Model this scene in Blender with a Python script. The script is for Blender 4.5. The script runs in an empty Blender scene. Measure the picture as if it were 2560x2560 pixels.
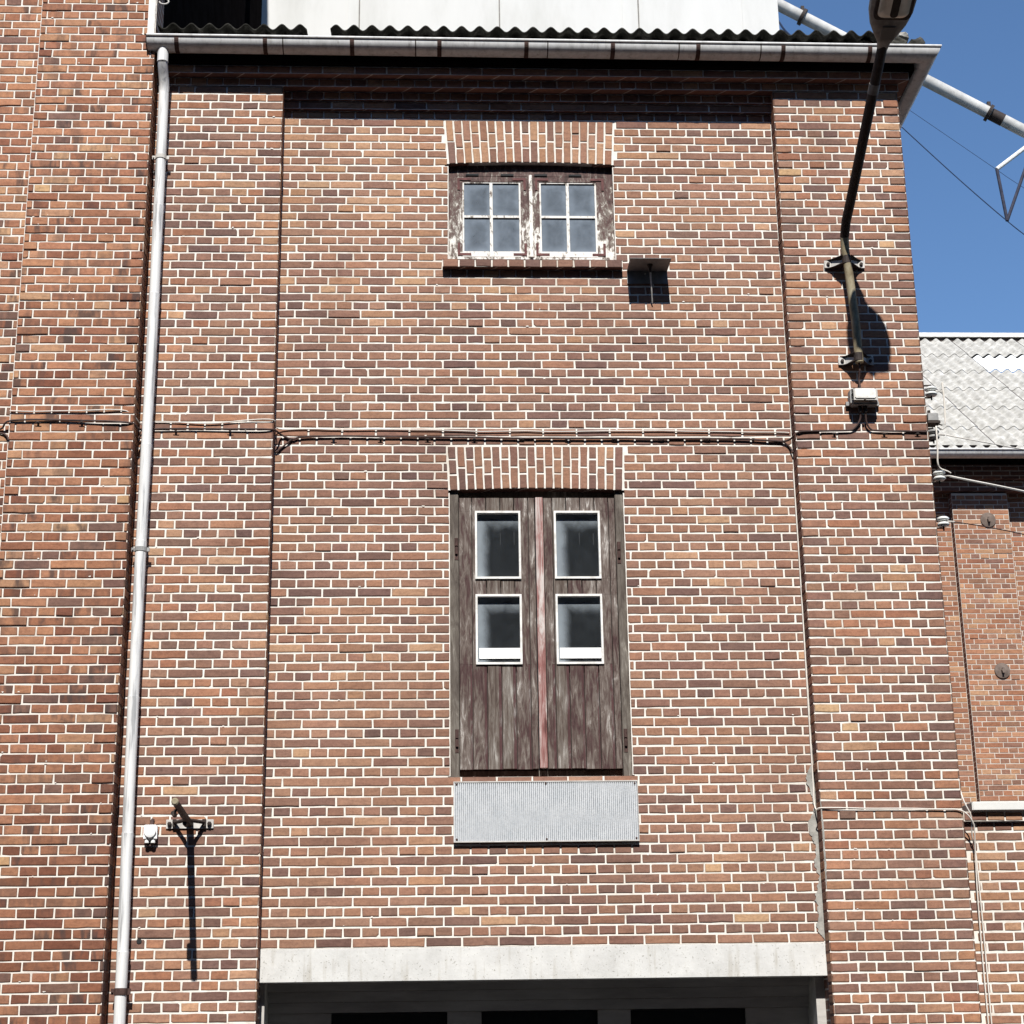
import bpy, bmesh, math, random
from mathutils import Vector, Matrix, noise

# ------------------------------------------------------------------ camera, sky, sun, exposure
S = 0.24            # stretcher pitch
C = 0.0657312       # course height
sc = bpy.context.scene
COL = sc.collection

cam = bpy.data.cameras.new('camera')
cam.sensor_width = 36.0
cam.sensor_fit = 'HORIZONTAL'
cam.lens = 36.0 * 4290.0 / 2560.0
cam.clip_start = 0.1
cam.clip_end = 3000
camo = bpy.data.objects.new('camera', cam)
COL.objects.link(camo)
right = Vector((0.99908496, -0.04051820, -0.01369364))
down = Vector((-0.00098714, 0.29824145, -0.95448995))
fwd = Vector((0.04275822, 0.95363007, 0.29792855))
camo.matrix_world = Matrix((
    (right.x, -down.x, -fwd.x, 1.1681956),
    (right.y, -down.y, -fwd.y, -11.5803582),
    (right.z, -down.z, -fwd.z, -0.6345089),
    (0, 0, 0, 1)))
sc.camera = camo

KX, M = 0.045, 1.15
SUN_EL = math.atan2(M, math.hypot(1, KX))
w = bpy.data.worlds.new('World')
sc.world = w
w.use_nodes = True
nt = w.node_tree
nt.nodes.clear()
sky = nt.nodes.new('ShaderNodeTexSky')
sky.sky_type = 'NISHITA'
sky.sun_disc = False
sky.sun_elevation = SUN_EL
sky.sun_rotation = math.pi + math.atan(KX)
sky.air_density = 1.0
sky.dust_density = 0.0
sky.ozone_density = 5.0
bgn = nt.nodes.new('ShaderNodeBackground')
bgn.inputs['Strength'].default_value = 0.105
wo = nt.nodes.new('ShaderNodeOutputWorld')
hsv = nt.nodes.new('ShaderNodeHueSaturation')
hsv.inputs['Saturation'].default_value = 1.06
nt.links.new(sky.outputs[0], hsv.inputs['Color'])
nt.links.new(hsv.outputs[0], bgn.inputs[0])
nt.links.new(bgn.outputs[0], wo.inputs[0])

sl = bpy.data.lights.new('sun', 'SUN')
sl.energy = 5.0
sl.angle = math.radians(0.5)
sl.color = (1.0, 0.965, 0.91)
so = bpy.data.objects.new('sun', sl)
COL.objects.link(so)
so.location = (0, -10, 20)
so.rotation_euler = Vector((KX, 1, -M)).to_track_quat('-Z', 'Y').to_euler()

sc.view_settings.view_transform = 'Standard'
sc.view_settings.look = 'None'
sc.view_settings.gamma = 1
sc.view_settings.exposure = 0.52

# ------------------------------------------------------------------ helpers
def s2l(c):
    return tuple(((v / 255.0) / 12.92 if v / 255.0 <= 0.04045 else ((v / 255.0 + 0.055) / 1.055) ** 2.4) for v in c)

def new_mat(name):
    m = bpy.data.materials.new(name)
    m.use_nodes = True
    n = m.node_tree
    b = n.nodes['Principled BSDF']
    b.inputs['Specular IOR Level'].default_value = 0.25
    return m, n, b

def coords(n, scale=(1, 1, 1)):
    tc = n.nodes.new('ShaderNodeTexCoord')
    mp = n.nodes.new('ShaderNodeMapping')
    mp.inputs['Scale'].default_value = scale
    n.links.new(tc.outputs['Object'], mp.inputs[0])
    return mp.outputs[0]

def nz(n, vec, scale, detail=4, rough=0.6, dist=0.0):
    t = n.nodes.new('ShaderNodeTexNoise')
    t.inputs['Scale'].default_value = scale
    t.inputs['Detail'].default_value = detail
    t.inputs['Roughness'].default_value = rough
    t.inputs['Distortion'].default_value = dist
    n.links.new(vec, t.inputs['Vector'])
    return t.outputs[0]

def ramp(n, fac, stops):
    r = n.nodes.new('ShaderNodeValToRGB')
    e = r.color_ramp.elements
    while len(e) > 1:
        e.remove(e[0])
    e[0].position = stops[0][0]
    e[0].color = tuple(stops[0][1]) + (1,)
    for p, c in stops[1:]:
        k = e.new(p)
        k.color = tuple(c) + (1,)
    n.links.new(fac, r.inputs[0])
    return r.outputs[0]

def mix(n, a, b, fac, kind='MIX'):
    m = n.nodes.new('ShaderNodeMix')
    m.data_type = 'RGBA'
    m.blend_type = kind
    for sock, v in ((m.inputs['A'], a), (m.inputs['B'], b)):
        if isinstance(v, tuple):
            sock.default_value = v + (1,) if len(v) == 3 else v
        else:
            n.links.new(v, sock)
    if isinstance(fac, (int, float)):
        m.inputs['Factor'].default_value = fac
    else:
        n.links.new(fac, m.inputs['Factor'])
    return m.outputs['Result']

def bump(n, b, h, strength=0.3, dist=0.002):
    bp = n.nodes.new('ShaderNodeBump')
    bp.inputs['Strength'].default_value = strength
    bp.inputs['Distance'].default_value = dist
    n.links.new(h, bp.inputs['Height'])
    n.links.new(bp.outputs[0], b.inputs['Normal'])

def simple(name, stops, scale=8, stretch=(1, 1, 1), rough=0.8, metal=0.0, detail=6, bs=0.25, bd=0.003, spec=0.25):
    m, n, b = new_mat(name)
    v = coords(n, stretch)
    f = nz(n, v, scale, detail, 0.65)
    c = ramp(n, f, stops)
    n.links.new(c, b.inputs['Base Color'])
    b.inputs['Roughness'].default_value = rough
    b.inputs['Metallic'].default_value = metal
    b.inputs['Specular IOR Level'].default_value = spec
    if bs:
        bump(n, b, nz(n, v, scale * 4, 5), bs, bd)
    return m

MAT = {}
# bricks: colour of each brick is stored on its faces, alpha = how much firing smudge it carries
def brick_mat():
    m, n, b = new_mat('brick')
    at = n.nodes.new('ShaderNodeAttribute')
    at.attribute_name = 'Col'
    v = coords(n)
    vs = coords(n, (1, 1, 3.2))
    f1 = ramp(n, nz(n, v, 55, 5, 0.7), [(0.25, (0.74, 0.72, 0.70)), (0.5, (1, 1, 1)), (0.78, (1.22, 1.2, 1.17))])
    f2 = ramp(n, nz(n, vs, 13, 4, 0.6, 0.6), [(0.3, (0.8, 0.77, 0.76)), (0.52, (1, 1, 1)), (0.75, (1.16, 1.14, 1.08))])
    c = mix(n, at.outputs['Color'], f1, 1.0, 'MULTIPLY')
    c = mix(n, c, f2, 1.0, 'MULTIPLY')
    c = mix(n, c, ramp(n, nz(n, coords(n, (1, 1, 0.45)), 1.1, 6, 0.62), [(0.32, (0.80, 0.78, 0.78)), (0.55, (1.03, 1.02, 1.0))]), 1.0, 'MULTIPLY')
    bf = n.nodes.new('ShaderNodeMath')
    bf.operation = 'MULTIPLY'
    r = ramp(n, nz(n, coords(n, (1, 1, 0.35)), 13, 3, 0.5, 0.3), [(0.46, (0, 0, 0)), (0.60, (1, 1, 1))])
    n.links.new(r, bf.inputs[0])
    n.links.new(at.outputs['Alpha'], bf.inputs[1])
    c = mix(n, c, (0.058, 0.040, 0.036), bf.outputs[0])
    n.links.new(c, b.inputs['Base Color'])
    b.inputs['Roughness'].default_value = 0.88
    bump(n, b, nz(n, v, 130, 4, 0.7), 0.5, 0.0015)
    return m
MAT['brick'] = brick_mat()
def mortar_mat():
    m, n, b = new_mat('mortar')
    v = coords(n)
    c = ramp(n, nz(n, v, 16, 7, 0.7), [(0.25, (0.50, 0.45, 0.39)), (0.42, (0.70, 0.66, 0.60)), (0.75, (0.82, 0.79, 0.74))])
    big = ramp(n, nz(n, coords(n, (1, 1, 0.6)), 1.6, 5, 0.65), [(0.32, (0.76, 0.72, 0.67)), (0.50, (1, 1, 1))])
    c = mix(n, c, big, 1.0, 'MULTIPLY')
    n.links.new(c, b.inputs['Base Color'])
    b.inputs['Roughness'].default_value = 0.95
    bump(n, b, nz(n, v, 90, 4, 0.7), 0.5, 0.002)
    return m
MAT['mortar'] = mortar_mat()
MAT['mortar_tower'] = simple('mortar_tower', [(0.25, (0.48, 0.42, 0.36)), (0.42, (0.66, 0.61, 0.55)), (0.75, (0.78, 0.74, 0.68))], 9, rough=0.95, bs=0.5)
MAT['mortar_far'] = simple('mortar_far', [(0.2, (0.42, 0.37, 0.32)), (0.8, (0.66, 0.60, 0.53))], 10, rough=0.95, bs=0.4)

def brick_plain():
    m, n, b = new_mat('brick_plain')
    v = coords(n)
    sx = n.nodes.new('ShaderNodeSeparateXYZ')
    n.links.new(v, sx.inputs[0])
    ad = n.nodes.new('ShaderNodeMath')
    n.links.new(sx.outputs[0], ad.inputs[0])
    n.links.new(sx.outputs[1], ad.inputs[1])
    cb = n.nodes.new('ShaderNodeCombineXYZ')
    n.links.new(ad.outputs[0], cb.inputs[0])
    az = n.nodes.new('ShaderNodeMath')
    n.links.new(sx.outputs[2], az.inputs[0])
    az.inputs[1].default_value = C / 2
    n.links.new(az.outputs[0], cb.inputs[1])
    t = n.nodes.new('ShaderNodeTexBrick')
    t.inputs['Scale'].default_value = 1.0
    t.inputs['Brick Width'].default_value = 0.24
    t.inputs['Row Height'].default_value = C
    t.inputs['Mortar Size'].default_value = 0.006
    t.inputs['Color1'].default_value = (0.23, 0.115, 0.085, 1)
    t.inputs['Color2'].default_value = (0.12, 0.065, 0.055, 1)
    t.inputs['Mortar'].default_value = (0.5, 0.45, 0.4, 1)
    n.links.new(cb.outputs[0], t.inputs['Vector'])
    c = mix(n, t.outputs[0], ramp(n, nz(n, v, 30, 5), [(0.3, (0.75, 0.75, 0.75)), (0.7, (1.15, 1.15, 1.15))]), 1.0, 'MULTIPLY')
    n.links.new(c, b.inputs['Base Color'])
    b.inputs['Roughness'].default_value = 0.9
    return m
MAT['brick_plain'] = brick_plain()

def zinc():
    m, n, b = new_mat('zinc')
    v = coords(n, (1, 1, 0.25))
    c1 = ramp(n, nz(n, v, 16, 6, 0.65), [(0.26, (0.42, 0.42, 0.415)), (0.46, (0.60, 0.60, 0.595)), (0.72, (0.74, 0.74, 0.735))])
    d = ramp(n, nz(n, coords(n, (5, 5, 1)), 5, 4, 0.6), [(0.58, (1, 1, 1)), (0.76, (0.62, 0.60, 0.58))])
    n.links.new(mix(n, c1, d, 1.0, 'MULTIPLY'), b.inputs['Base Color'])
    b.inputs['Roughness'].default_value = 0.5
    b.inputs['Metallic'].default_value = 0.05
    bump(n, b, nz(n, coords(n), 22, 3), 0.2, 0.003)
    return m
MAT['zinc'] = zinc()

def zinc_pipe():
    m, n, b = new_mat('zinc_pipe')
    v = coords(n, (1, 1, 0.07))
    c1 = ramp(n, nz(n, v, 34, 5, 0.6, 0.3), [(0.36, (0.36, 0.365, 0.37)), (0.43, (0.58, 0.585, 0.59)), (0.49, (0.68, 0.68, 0.675)), (0.7, (0.76, 0.76, 0.755))])
    n.links.new(c1, b.inputs['Base Color'])
    b.inputs['Roughness'].default_value = 0.55
    b.inputs['Metallic'].default_value = 0.0
    return m
MAT['zinc_pipe'] = zinc_pipe()

def wood(name, stops, zsc=0.12, scale=32, extra=None):
    m, n, b = new_mat(name)
    v = coords(n, (1, 1, zsc))
    a = nz(n, v, scale, 8, 0.72, 0.9)
    big = nz(n, coords(n, (1, 1, 0.5)), 5.0, 3, 0.6)
    mm = n.nodes.new('ShaderNodeMath')
    mm.operation = 'MULTIPLY_ADD'
    mm.inputs[1].default_value = 0.55
    n.links.new(big, mm.inputs[0])
    n.links.new(a, mm.inputs[2])
    ms = n.nodes.new('ShaderNodeMath')
    ms.operation = 'SUBTRACT'
    n.links.new(mm.outputs[0], ms.inputs[0])
    ms.inputs[1].default_value = 0.27
    c = ramp(n, ms.outputs[0], stops)
    fine = ramp(n, nz(n, coords(n, (1, 1, 0.06)), 120, 4, 0.7), [(0.3, (0.75, 0.74, 0.73)), (0.6, (1.05, 1.05, 1.05))])
    c = mix(n, c, fine, 1.0, 'MULTIPLY')
    n.links.new(c, b.inputs['Base Color'])
    b.inputs['Roughness'].default_value = 0.85
    bump(n, b, a, 0.6, 0.004)
    return m
MAT['wood'] = wood('weathered_wood', [(0.28, (0.045, 0.024, 0.023)), (0.40, (0.075, 0.042, 0.040)), (0.45, (0.092, 0.067, 0.057)), (0.55, (0.152, 0.122, 0.106)), (0.62, (0.22, 0.19, 0.17)), (0.68, (0.42, 0.39, 0.36)), (0.8, (0.50, 0.47, 0.45))], 0.16, 38)
MAT['wood_grey'] = wood('grey_weathered_wood', [(0.30, (0.055, 0.036, 0.031)), (0.40, (0.092, 0.068, 0.056)), (0.52, (0.148, 0.124, 0.106)), (0.60, (0.21, 0.185, 0.165)), (0.68, (0.36, 0.34, 0.31))], 0.10, 44)
MAT['wood_maroon'] = wood('maroon_weathered_wood', [(0.30, (0.05, 0.023, 0.023)), (0.50, (0.088, 0.042, 0.042)), (0.56, (0.11, 0.080, 0.073)), (0.64, (0.18, 0.155, 0.145)), (0.70, (0.40, 0.37, 0.35))], 0.14, 34)
MAT['wood_post'] = wood('weathered_post', [(0.30, (0.06, 0.047, 0.04)), (0.5, (0.12, 0.102, 0.086)), (0.62, (0.17, 0.152, 0.13)), (0.70, (0.34, 0.31, 0.27))], 0.2, 24)
MAT['wood_red'] = wood('faded_red_wood', [(0.30, (0.12, 0.05, 0.045)), (0.40, (0.23, 0.10, 0.09)), (0.47, (0.31, 0.17, 0.155)), (0.54, (0.42, 0.32, 0.295)), (0.62, (0.54, 0.49, 0.46))], 0.10, 26)

def flaky(name, z0, z1, lo, hi):
    # chipped white paint over old maroon paint and bare wood, more paint left low on the frame
    m, n, b = new_mat(name)
    v = coords(n, (1, 1, 0.45))
    a = nz(n, v, 30, 8, 0.75, 0.6)
    sx = n.nodes.new('ShaderNodeSeparateXYZ')
    n.links.new(coords(n), sx.inputs[0])
    mr = n.nodes.new('ShaderNodeMapRange')
    mr.inputs['From Min'].default_value = z0
    mr.inputs['From Max'].default_value = z1
    mr.inputs['To Min'].default_value = lo
    mr.inputs['To Max'].default_value = hi
    n.links.new(sx.outputs[2], mr.inputs[0])
    ad = n.nodes.new('ShaderNodeMath')
    n.links.new(a, ad.inputs[0])
    n.links.new(mr.outputs[0], ad.inputs[1])
    c = ramp(n, ad.outputs[0], [(0.30, (0.055, 0.038, 0.034)), (0.42, (0.11, 0.065, 0.06)), (0.50, (0.17, 0.145, 0.125)), (0.545, (0.36, 0.33, 0.29)), (0.58, (0.70, 0.68, 0.64)), (0.8, (0.80, 0.78, 0.74))])
    n.links.new(c, b.inputs['Base Color'])
    b.inputs['Roughness'].default_value = 0.8
    bump(n, b, a, 0.6, 0.003)
    return m
MAT['flaky'] = flaky('flaking_frame_paint', 4.9, 5.7, 0.09, -0.11)
MAT['flaky_white'] = flaky('flaking_white_paint', 4.9, 5.7, 0.17, 0.09)
MAT['maroon'] = simple('maroon_iron', [(0.3, (0.07, 0.03, 0.03)), (0.7, (0.16, 0.07, 0.065))], 30)
MAT['white_paint'] = simple('white_paint', [(0.3, (0.55, 0.53, 0.49)), (0.6, (0.78, 0.77, 0.74))], 20, rough=0.6)
MAT['white_board'] = simple('white_board', [(0.3, (0.84, 0.84, 0.83)), (0.7, (0.9, 0.9, 0.9))], 4, bs=0)
MAT['blocker_brick'] = simple('dark_blocker_brick', [(0.3, (0.05, 0.03, 0.025)), (0.7, (0.11, 0.06, 0.05))], 6, stretch=(1, 1, 3))
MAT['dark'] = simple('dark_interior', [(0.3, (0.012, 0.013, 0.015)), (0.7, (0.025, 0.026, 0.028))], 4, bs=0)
MAT['black_board_and_shade'] = simple('black_board_and_shade', [(0.3, (0.005, 0.004, 0.004)), (0.7, (0.012, 0.010, 0.010))], 6, spec=0.0, rough=1.0)  # board black; also shade put into the tower flank's colour
MAT['concrete'] = simple('concrete', [(0.25, (0.42, 0.415, 0.40)), (0.42, (0.53, 0.525, 0.505)), (0.55, (0.60, 0.595, 0.57)), (0.75, (0.68, 0.67, 0.64))], 4.5, rough=0.92, detail=9, bs=0.35)
def lintel_mat():
    m, n, b = new_mat('stained_concrete')
    v = coords(n)
    c = ramp(n, nz(n, v, 4.0, 10, 0.72, 0.3), [(0.28, (0.44, 0.435, 0.415)), (0.42, (0.53, 0.525, 0.505)), (0.52, (0.575, 0.57, 0.55)), (0.70, (0.64, 0.635, 0.61))])
    drip = ramp(n, nz(n, coords(n, (1, 1, 0.12)), 17, 5, 0.6), [(0.56, (1, 1, 1)), (0.72, (0.80, 0.775, 0.73))])
    c = mix(n, c, drip, 1.0, 'MULTIPLY')
    pit = ramp(n, nz(n, v, 75, 3, 0.5), [(0.30, (0.62, 0.61, 0.58)), (0.36, (1, 1, 1))])
    c = mix(n, c, pit, 1.0, 'MULTIPLY')
    n.links.new(c, b.inputs['Base Color'])
    b.inputs['Roughness'].default_value = 0.92
    bump(n, b, nz(n, v, 30, 6, 0.7), 0.4, 0.004)
    return m
MAT['lintel'] = lintel_mat()
MAT['cement'] = simple('cement_smear', [(0.3, (0.20, 0.195, 0.18)), (0.55, (0.34, 0.33, 0.30)), (0.75, (0.44, 0.42, 0.39))], 14, rough=0.95, detail=9, bs=0.8)
MAT['boards'] = simple('dark_boards', [(0.3, (0.34, 0.32, 0.30)), (0.7, (0.54, 0.52, 0.49))], 7, stretch=(0.3, 1, 1.5))
MAT['iron'] = simple('dark_iron_and_shade', [(0.3, (0.020, 0.015, 0.013)), (0.7, (0.05, 0.036, 0.03))], 25, rough=0.7)
MAT['rust'] = simple('rusty_strap', [(0.3, (0.035, 0.02, 0.017)), (0.7, (0.10, 0.058, 0.05))], 30, rough=0.85)
MAT['pole'] = simple('lamp_pole_paint', [(0.25, (0.12, 0.088, 0.048)), (0.46, (0.24, 0.20, 0.125)), (0.60, (0.32, 0.285, 0.20)), (0.72, (0.46, 0.44, 0.38))], 12, stretch=(1, 1, 0.5), rough=0.7)
MAT['galv'] = simple('galvanised', [(0.3, (0.38, 0.36, 0.33)), (0.7, (0.62, 0.60, 0.57))], 14, rough=0.7)
MAT['lamp_grey'] = simple('lamp_housing', [(0.3, (0.10, 0.095, 0.088)), (0.5, (0.17, 0.16, 0.148)), (0.75, (0.28, 0.265, 0.24))], 9, rough=0.6, bs=0.1)
MAT['lamp_patch'] = simple('lamp_label_plate', [(0.3, (0.12, 0.11, 0.10)), (0.7, (0.16, 0.15, 0.135))], 9, bs=0)
MAT['lamp_bowl'] = simple('lamp_bowl', [(0.3, (0.35, 0.33, 0.28)), (0.7, (0.5, 0.48, 0.42))], 6, rough=0.2, bs=0, spec=0.6)
MAT['fibre'] = simple('fibre_cement', [(0.30, (0.22, 0.213, 0.195)), (0.43, (0.33, 0.32, 0.295)), (0.55, (0.41, 0.40, 0.372)), (0.70, (0.56, 0.545, 0.51))], 8, rough=0.95, detail=9, bs=0.5, bd=0.006)
MAT['fibre_dark'] = simple('mossy_fibre_cement', [(0.3, (0.012, 0.012, 0.009)), (0.5, (0.03, 0.029, 0.024)), (0.78, (0.14, 0.135, 0.12))], 12, rough=0.95)
MAT['translucent'] = simple('white_plastic_sheet', [(0.3, (0.78, 0.80, 0.82)), (0.7, (0.86, 0.87, 0.88))], 5, rough=0.5, bs=0)
MAT['ceramic'] = simple('white_porcelain', [(0.3, (0.66, 0.68, 0.66)), (0.7, (0.82, 0.83, 0.81))], 10, rough=0.25, bs=0, spec=0.5)
MAT['greybox'] = simple('grey_enamel', [(0.3, (0.20, 0.20, 0.20)), (0.7, (0.36, 0.36, 0.35))], 16, rough=0.6)
MAT['cable_dark'] = simple('brown_cable', [(0.3, (0.035, 0.022, 0.02)), (0.7, (0.09, 0.055, 0.048))], 20, rough=0.7, bs=0)
MAT['cable_white'] = simple('pale_cable', [(0.3, (0.58, 0.54, 0.48)), (0.7, (0.76, 0.72, 0.66))], 8, rough=0.7, bs=0)
MAT['cable_sky'] = simple('overhead_wire', [(0.3, (0.015, 0.03, 0.07)), (0.7, (0.03, 0.05, 0.1))], 8, bs=0)
MAT['steel_dark'] = simple('dark_steel', [(0.3, (0.02, 0.022, 0.04)), (0.7, (0.05, 0.05, 0.07))], 10, bs=0)
MAT['pipe'] = simple('grey_pipe', [(0.3, (0.30, 0.29, 0.27)), (0.5, (0.43, 0.42, 0.40)), (0.7, (0.56, 0.55, 0.52))], 3, rough=0.7)
MAT['asphalt'] = simple('asphalt', [(0.3, (0.035, 0.035, 0.035)), (0.7, (0.065, 0.063, 0.06))], 30, rough=0.95)
MAT['white_wall'] = simple('white_render', [(0.3, (0.53, 0.53, 0.505)), (0.5, (0.605, 0.605, 0.585)), (0.7, (0.63, 0.63, 0.61))], 1.4, stretch=(1.6, 1, 0.4), rough=0.9, detail=9, bs=0.1)
MAT['disc'] = simple('iron_disc', [(0.3, (0.10, 0.075, 0.062)), (0.7, (0.20, 0.155, 0.13))], 14, rough=0.8)
MAT['tin'] = simple('tin_sheet', [(0.3, (0.16, 0.16, 0.165)), (0.7, (0.28, 0.275, 0.27))], 10, rough=0.6, metal=0.2, bs=0.1)

def grate_mat():
    m, n, b = new_mat('pressed_aluminium')
    v = coords(n)
    c = ramp(n, nz(n, coords(n, (1, 1, 0.5)), 16, 9, 0.8), [(0.3, (0.46, 0.485, 0.505)), (0.5, (0.54, 0.555, 0.57)), (0.7, (0.61, 0.62, 0.63))])
    n.links.new(c, b.inputs['Base Color'])
    b.inputs['Roughness'].default_value = 0.5
    b.inputs['Metallic'].default_value = 0.2
    bump(n, b, nz(n, v, 90, 3), 0.5, 0.002)
    return m
MAT['grate'] = grate_mat()
MAT['grate_groove'] = simple('dark_groove', [(0.35, (0.10, 0.12, 0.145)), (0.6, (0.34, 0.37, 0.40))], 60, stretch=(1, 1, 0.5), bs=0)  # groove floors coloured darker than the ribs

def glass_mat(name, dust_sky_col, f_lo, f_hi, tint, edge=True):
    # a dusty pane: clear dark glass with a film of sky-tinted dust, thicker toward its upper left edges
    m, n, b = new_mat(name)
    out = n.nodes['Material Output']
    n.nodes.remove(b)
    tr = n.nodes.new('ShaderNodeBsdfTransparent')
    tr.inputs[0].default_value = tint + (1,)
    gl = n.nodes.new('ShaderNodeBsdfGlossy')
    gl.inputs['Roughness'].default_value = 0.06
    gl.inputs[0].default_value = (0.9, 0.9, 0.9, 1)
    fr = n.nodes.new('ShaderNodeFresnel')
    fr.inputs[0].default_value = 1.5
    mx = n.nodes.new('ShaderNodeMixShader')
    n.links.new(fr.outputs[0], mx.inputs[0])
    n.links.new(tr.outputs[0], mx.inputs[1])
    n.links.new(gl.outputs[0], mx.inputs[2])
    df = n.nodes.new('ShaderNodeBsdfDiffuse')
    dc = ramp(n, nz(n, coords(n, (1, 1, 0.5)), 9, 4, 0.55, 0.3), [(0.3, tuple(x * 0.88 for x in dust_sky_col)), (0.7, tuple(x * 1.12 for x in dust_sky_col))])
    n.links.new(dc, df.inputs[0])
    mx2 = n.nodes.new('ShaderNodeMixShader')
    no = nz(n, coords(n), 12, 4, 0.6, 0.5)
    mr = n.nodes.new('ShaderNodeMapRange')
    mr.inputs['From Min'].default_value = 0.3
    mr.inputs['From Max'].default_value = 0.7
    mr.inputs['To Min'].default_value = f_lo
    mr.inputs['To Max'].default_value = f_hi
    n.links.new(no, mr.inputs[0])
    fac = mr.outputs[0]
    if edge:
        uv = n.nodes.new('ShaderNodeUVMap')
        sx = n.nodes.new('ShaderNodeSeparateXYZ')
        n.links.new(uv.outputs[0], sx.inputs[0])
        wob = n.nodes.new('ShaderNodeMath'); wob.operation = 'MULTIPLY_ADD'
        n.links.new(no, wob.inputs[0]); wob.inputs[1].default_value = 0.16; wob.inputs[2].default_value = -0.08
        def edge_f(sock, a0, a1, inv):
            ad = n.nodes.new('ShaderNodeMath'); n.links.new(sock, ad.inputs[0]); n.links.new(wob.outputs[0], ad.inputs[1])
            q = n.nodes.new('ShaderNodeMapRange'); q.interpolation_type = 'SMOOTHSTEP'
            q.inputs['From Min'].default_value = a0; q.inputs['From Max'].default_value = a1
            q.inputs['To Min'].default_value = 1.0 if inv else 0.0
            q.inputs['To Max'].default_value = 0.0 if inv else 1.0
            n.links.new(ad.outputs[0], q.inputs[0])
            return q.outputs[0]
        l = edge_f(sx.outputs[0], 0.06, 0.34, True)
        t = edge_f(sx.outputs[1], 0.72, 1.02, False)
        mxx = n.nodes.new('ShaderNodeMath'); mxx.operation = 'MAXIMUM'
        n.links.new(l, mxx.inputs[0]); n.links.new(t, mxx.inputs[1])
        if edge == 'all':
            for sock, lo_, hi_, inv_ in ((sx.outputs[0], 0.74, 0.98, False), (sx.outputs[1], 0.02, 0.24, True)):
                e2 = edge_f(sock, lo_, hi_, inv_)
                m3 = n.nodes.new('ShaderNodeMath'); m3.operation = 'MAXIMUM'
                n.links.new(mxx.outputs[0], m3.inputs[0]); n.links.new(e2, m3.inputs[1])
                mxx = m3
        ml = n.nodes.new('ShaderNodeMath'); ml.operation = 'MULTIPLY'
        n.links.new(mxx.outputs[0], ml.inputs[0]); ml.inputs[1].default_value = 0.26 if edge == 'all' else 0.62
        ad2 = n.nodes.new('ShaderNodeMath'); ad2.use_clamp = True
        n.links.new(ml.outputs[0], ad2.inputs[0]); n.links.new(fac, ad2.inputs[1])
        fac = ad2.outputs[0]
    n.links.new(fac, mx2.inputs[0])
    n.links.new(mx.outputs[0], mx2.inputs[1])
    n.links.new(df.outputs[0], mx2.inputs[2])
    n.links.new(mx2.outputs[0], out.inputs[0])
    return m
MAT['glass_hatch'] = glass_mat('dusty_sky_tint_glass', (0.30, 0.34, 0.375), 0.050, 0.075, (0.9, 0.93, 0.95))  # blue sky reflection put into the dust tint
MAT['glass_window'] = glass_mat('grimy_sky_tint_glass', (0.170, 0.202, 0.242), 0.56, 0.80, (0.8, 0.85, 0.9), 'all')  # bluish sky reflection mixed into the grime colour

# ------------------------------------------------------------------ object helpers
def tag(o, label=None, cat=None, group=None, kind=None):
    if label: o['label'] = label
    if cat: o['category'] = cat
    if group: o['group'] = group
    if kind: o['kind'] = kind
    return o

def thing(name, label, cat, loc=(0, 0, 0), group=None):
    o = bpy.data.objects.new(name, None)
    o.empty_display_size = 0.2
    COL.objects.link(o)
    o.location = loc
    return tag(o, label, cat, group)

def origin_of(parent):
    v = Vector((0, 0, 0))
    p = parent
    while p is not None:
        v += p.location
        p = p.parent
    return v

def link(name, me, mats, parent=None, smooth=False, origin=None):
    o = bpy.data.objects.new(name, me)
    for k in (mats if isinstance(mats, (list, tuple)) else [mats]):
        me.materials.append(MAT[k])
    COL.objects.link(o)
    if parent is not None:
        o.parent = parent
        o.location = -origin_of(parent)
    if smooth:
        for p in me.polygons:
            p.use_smooth = True
    return o

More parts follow.
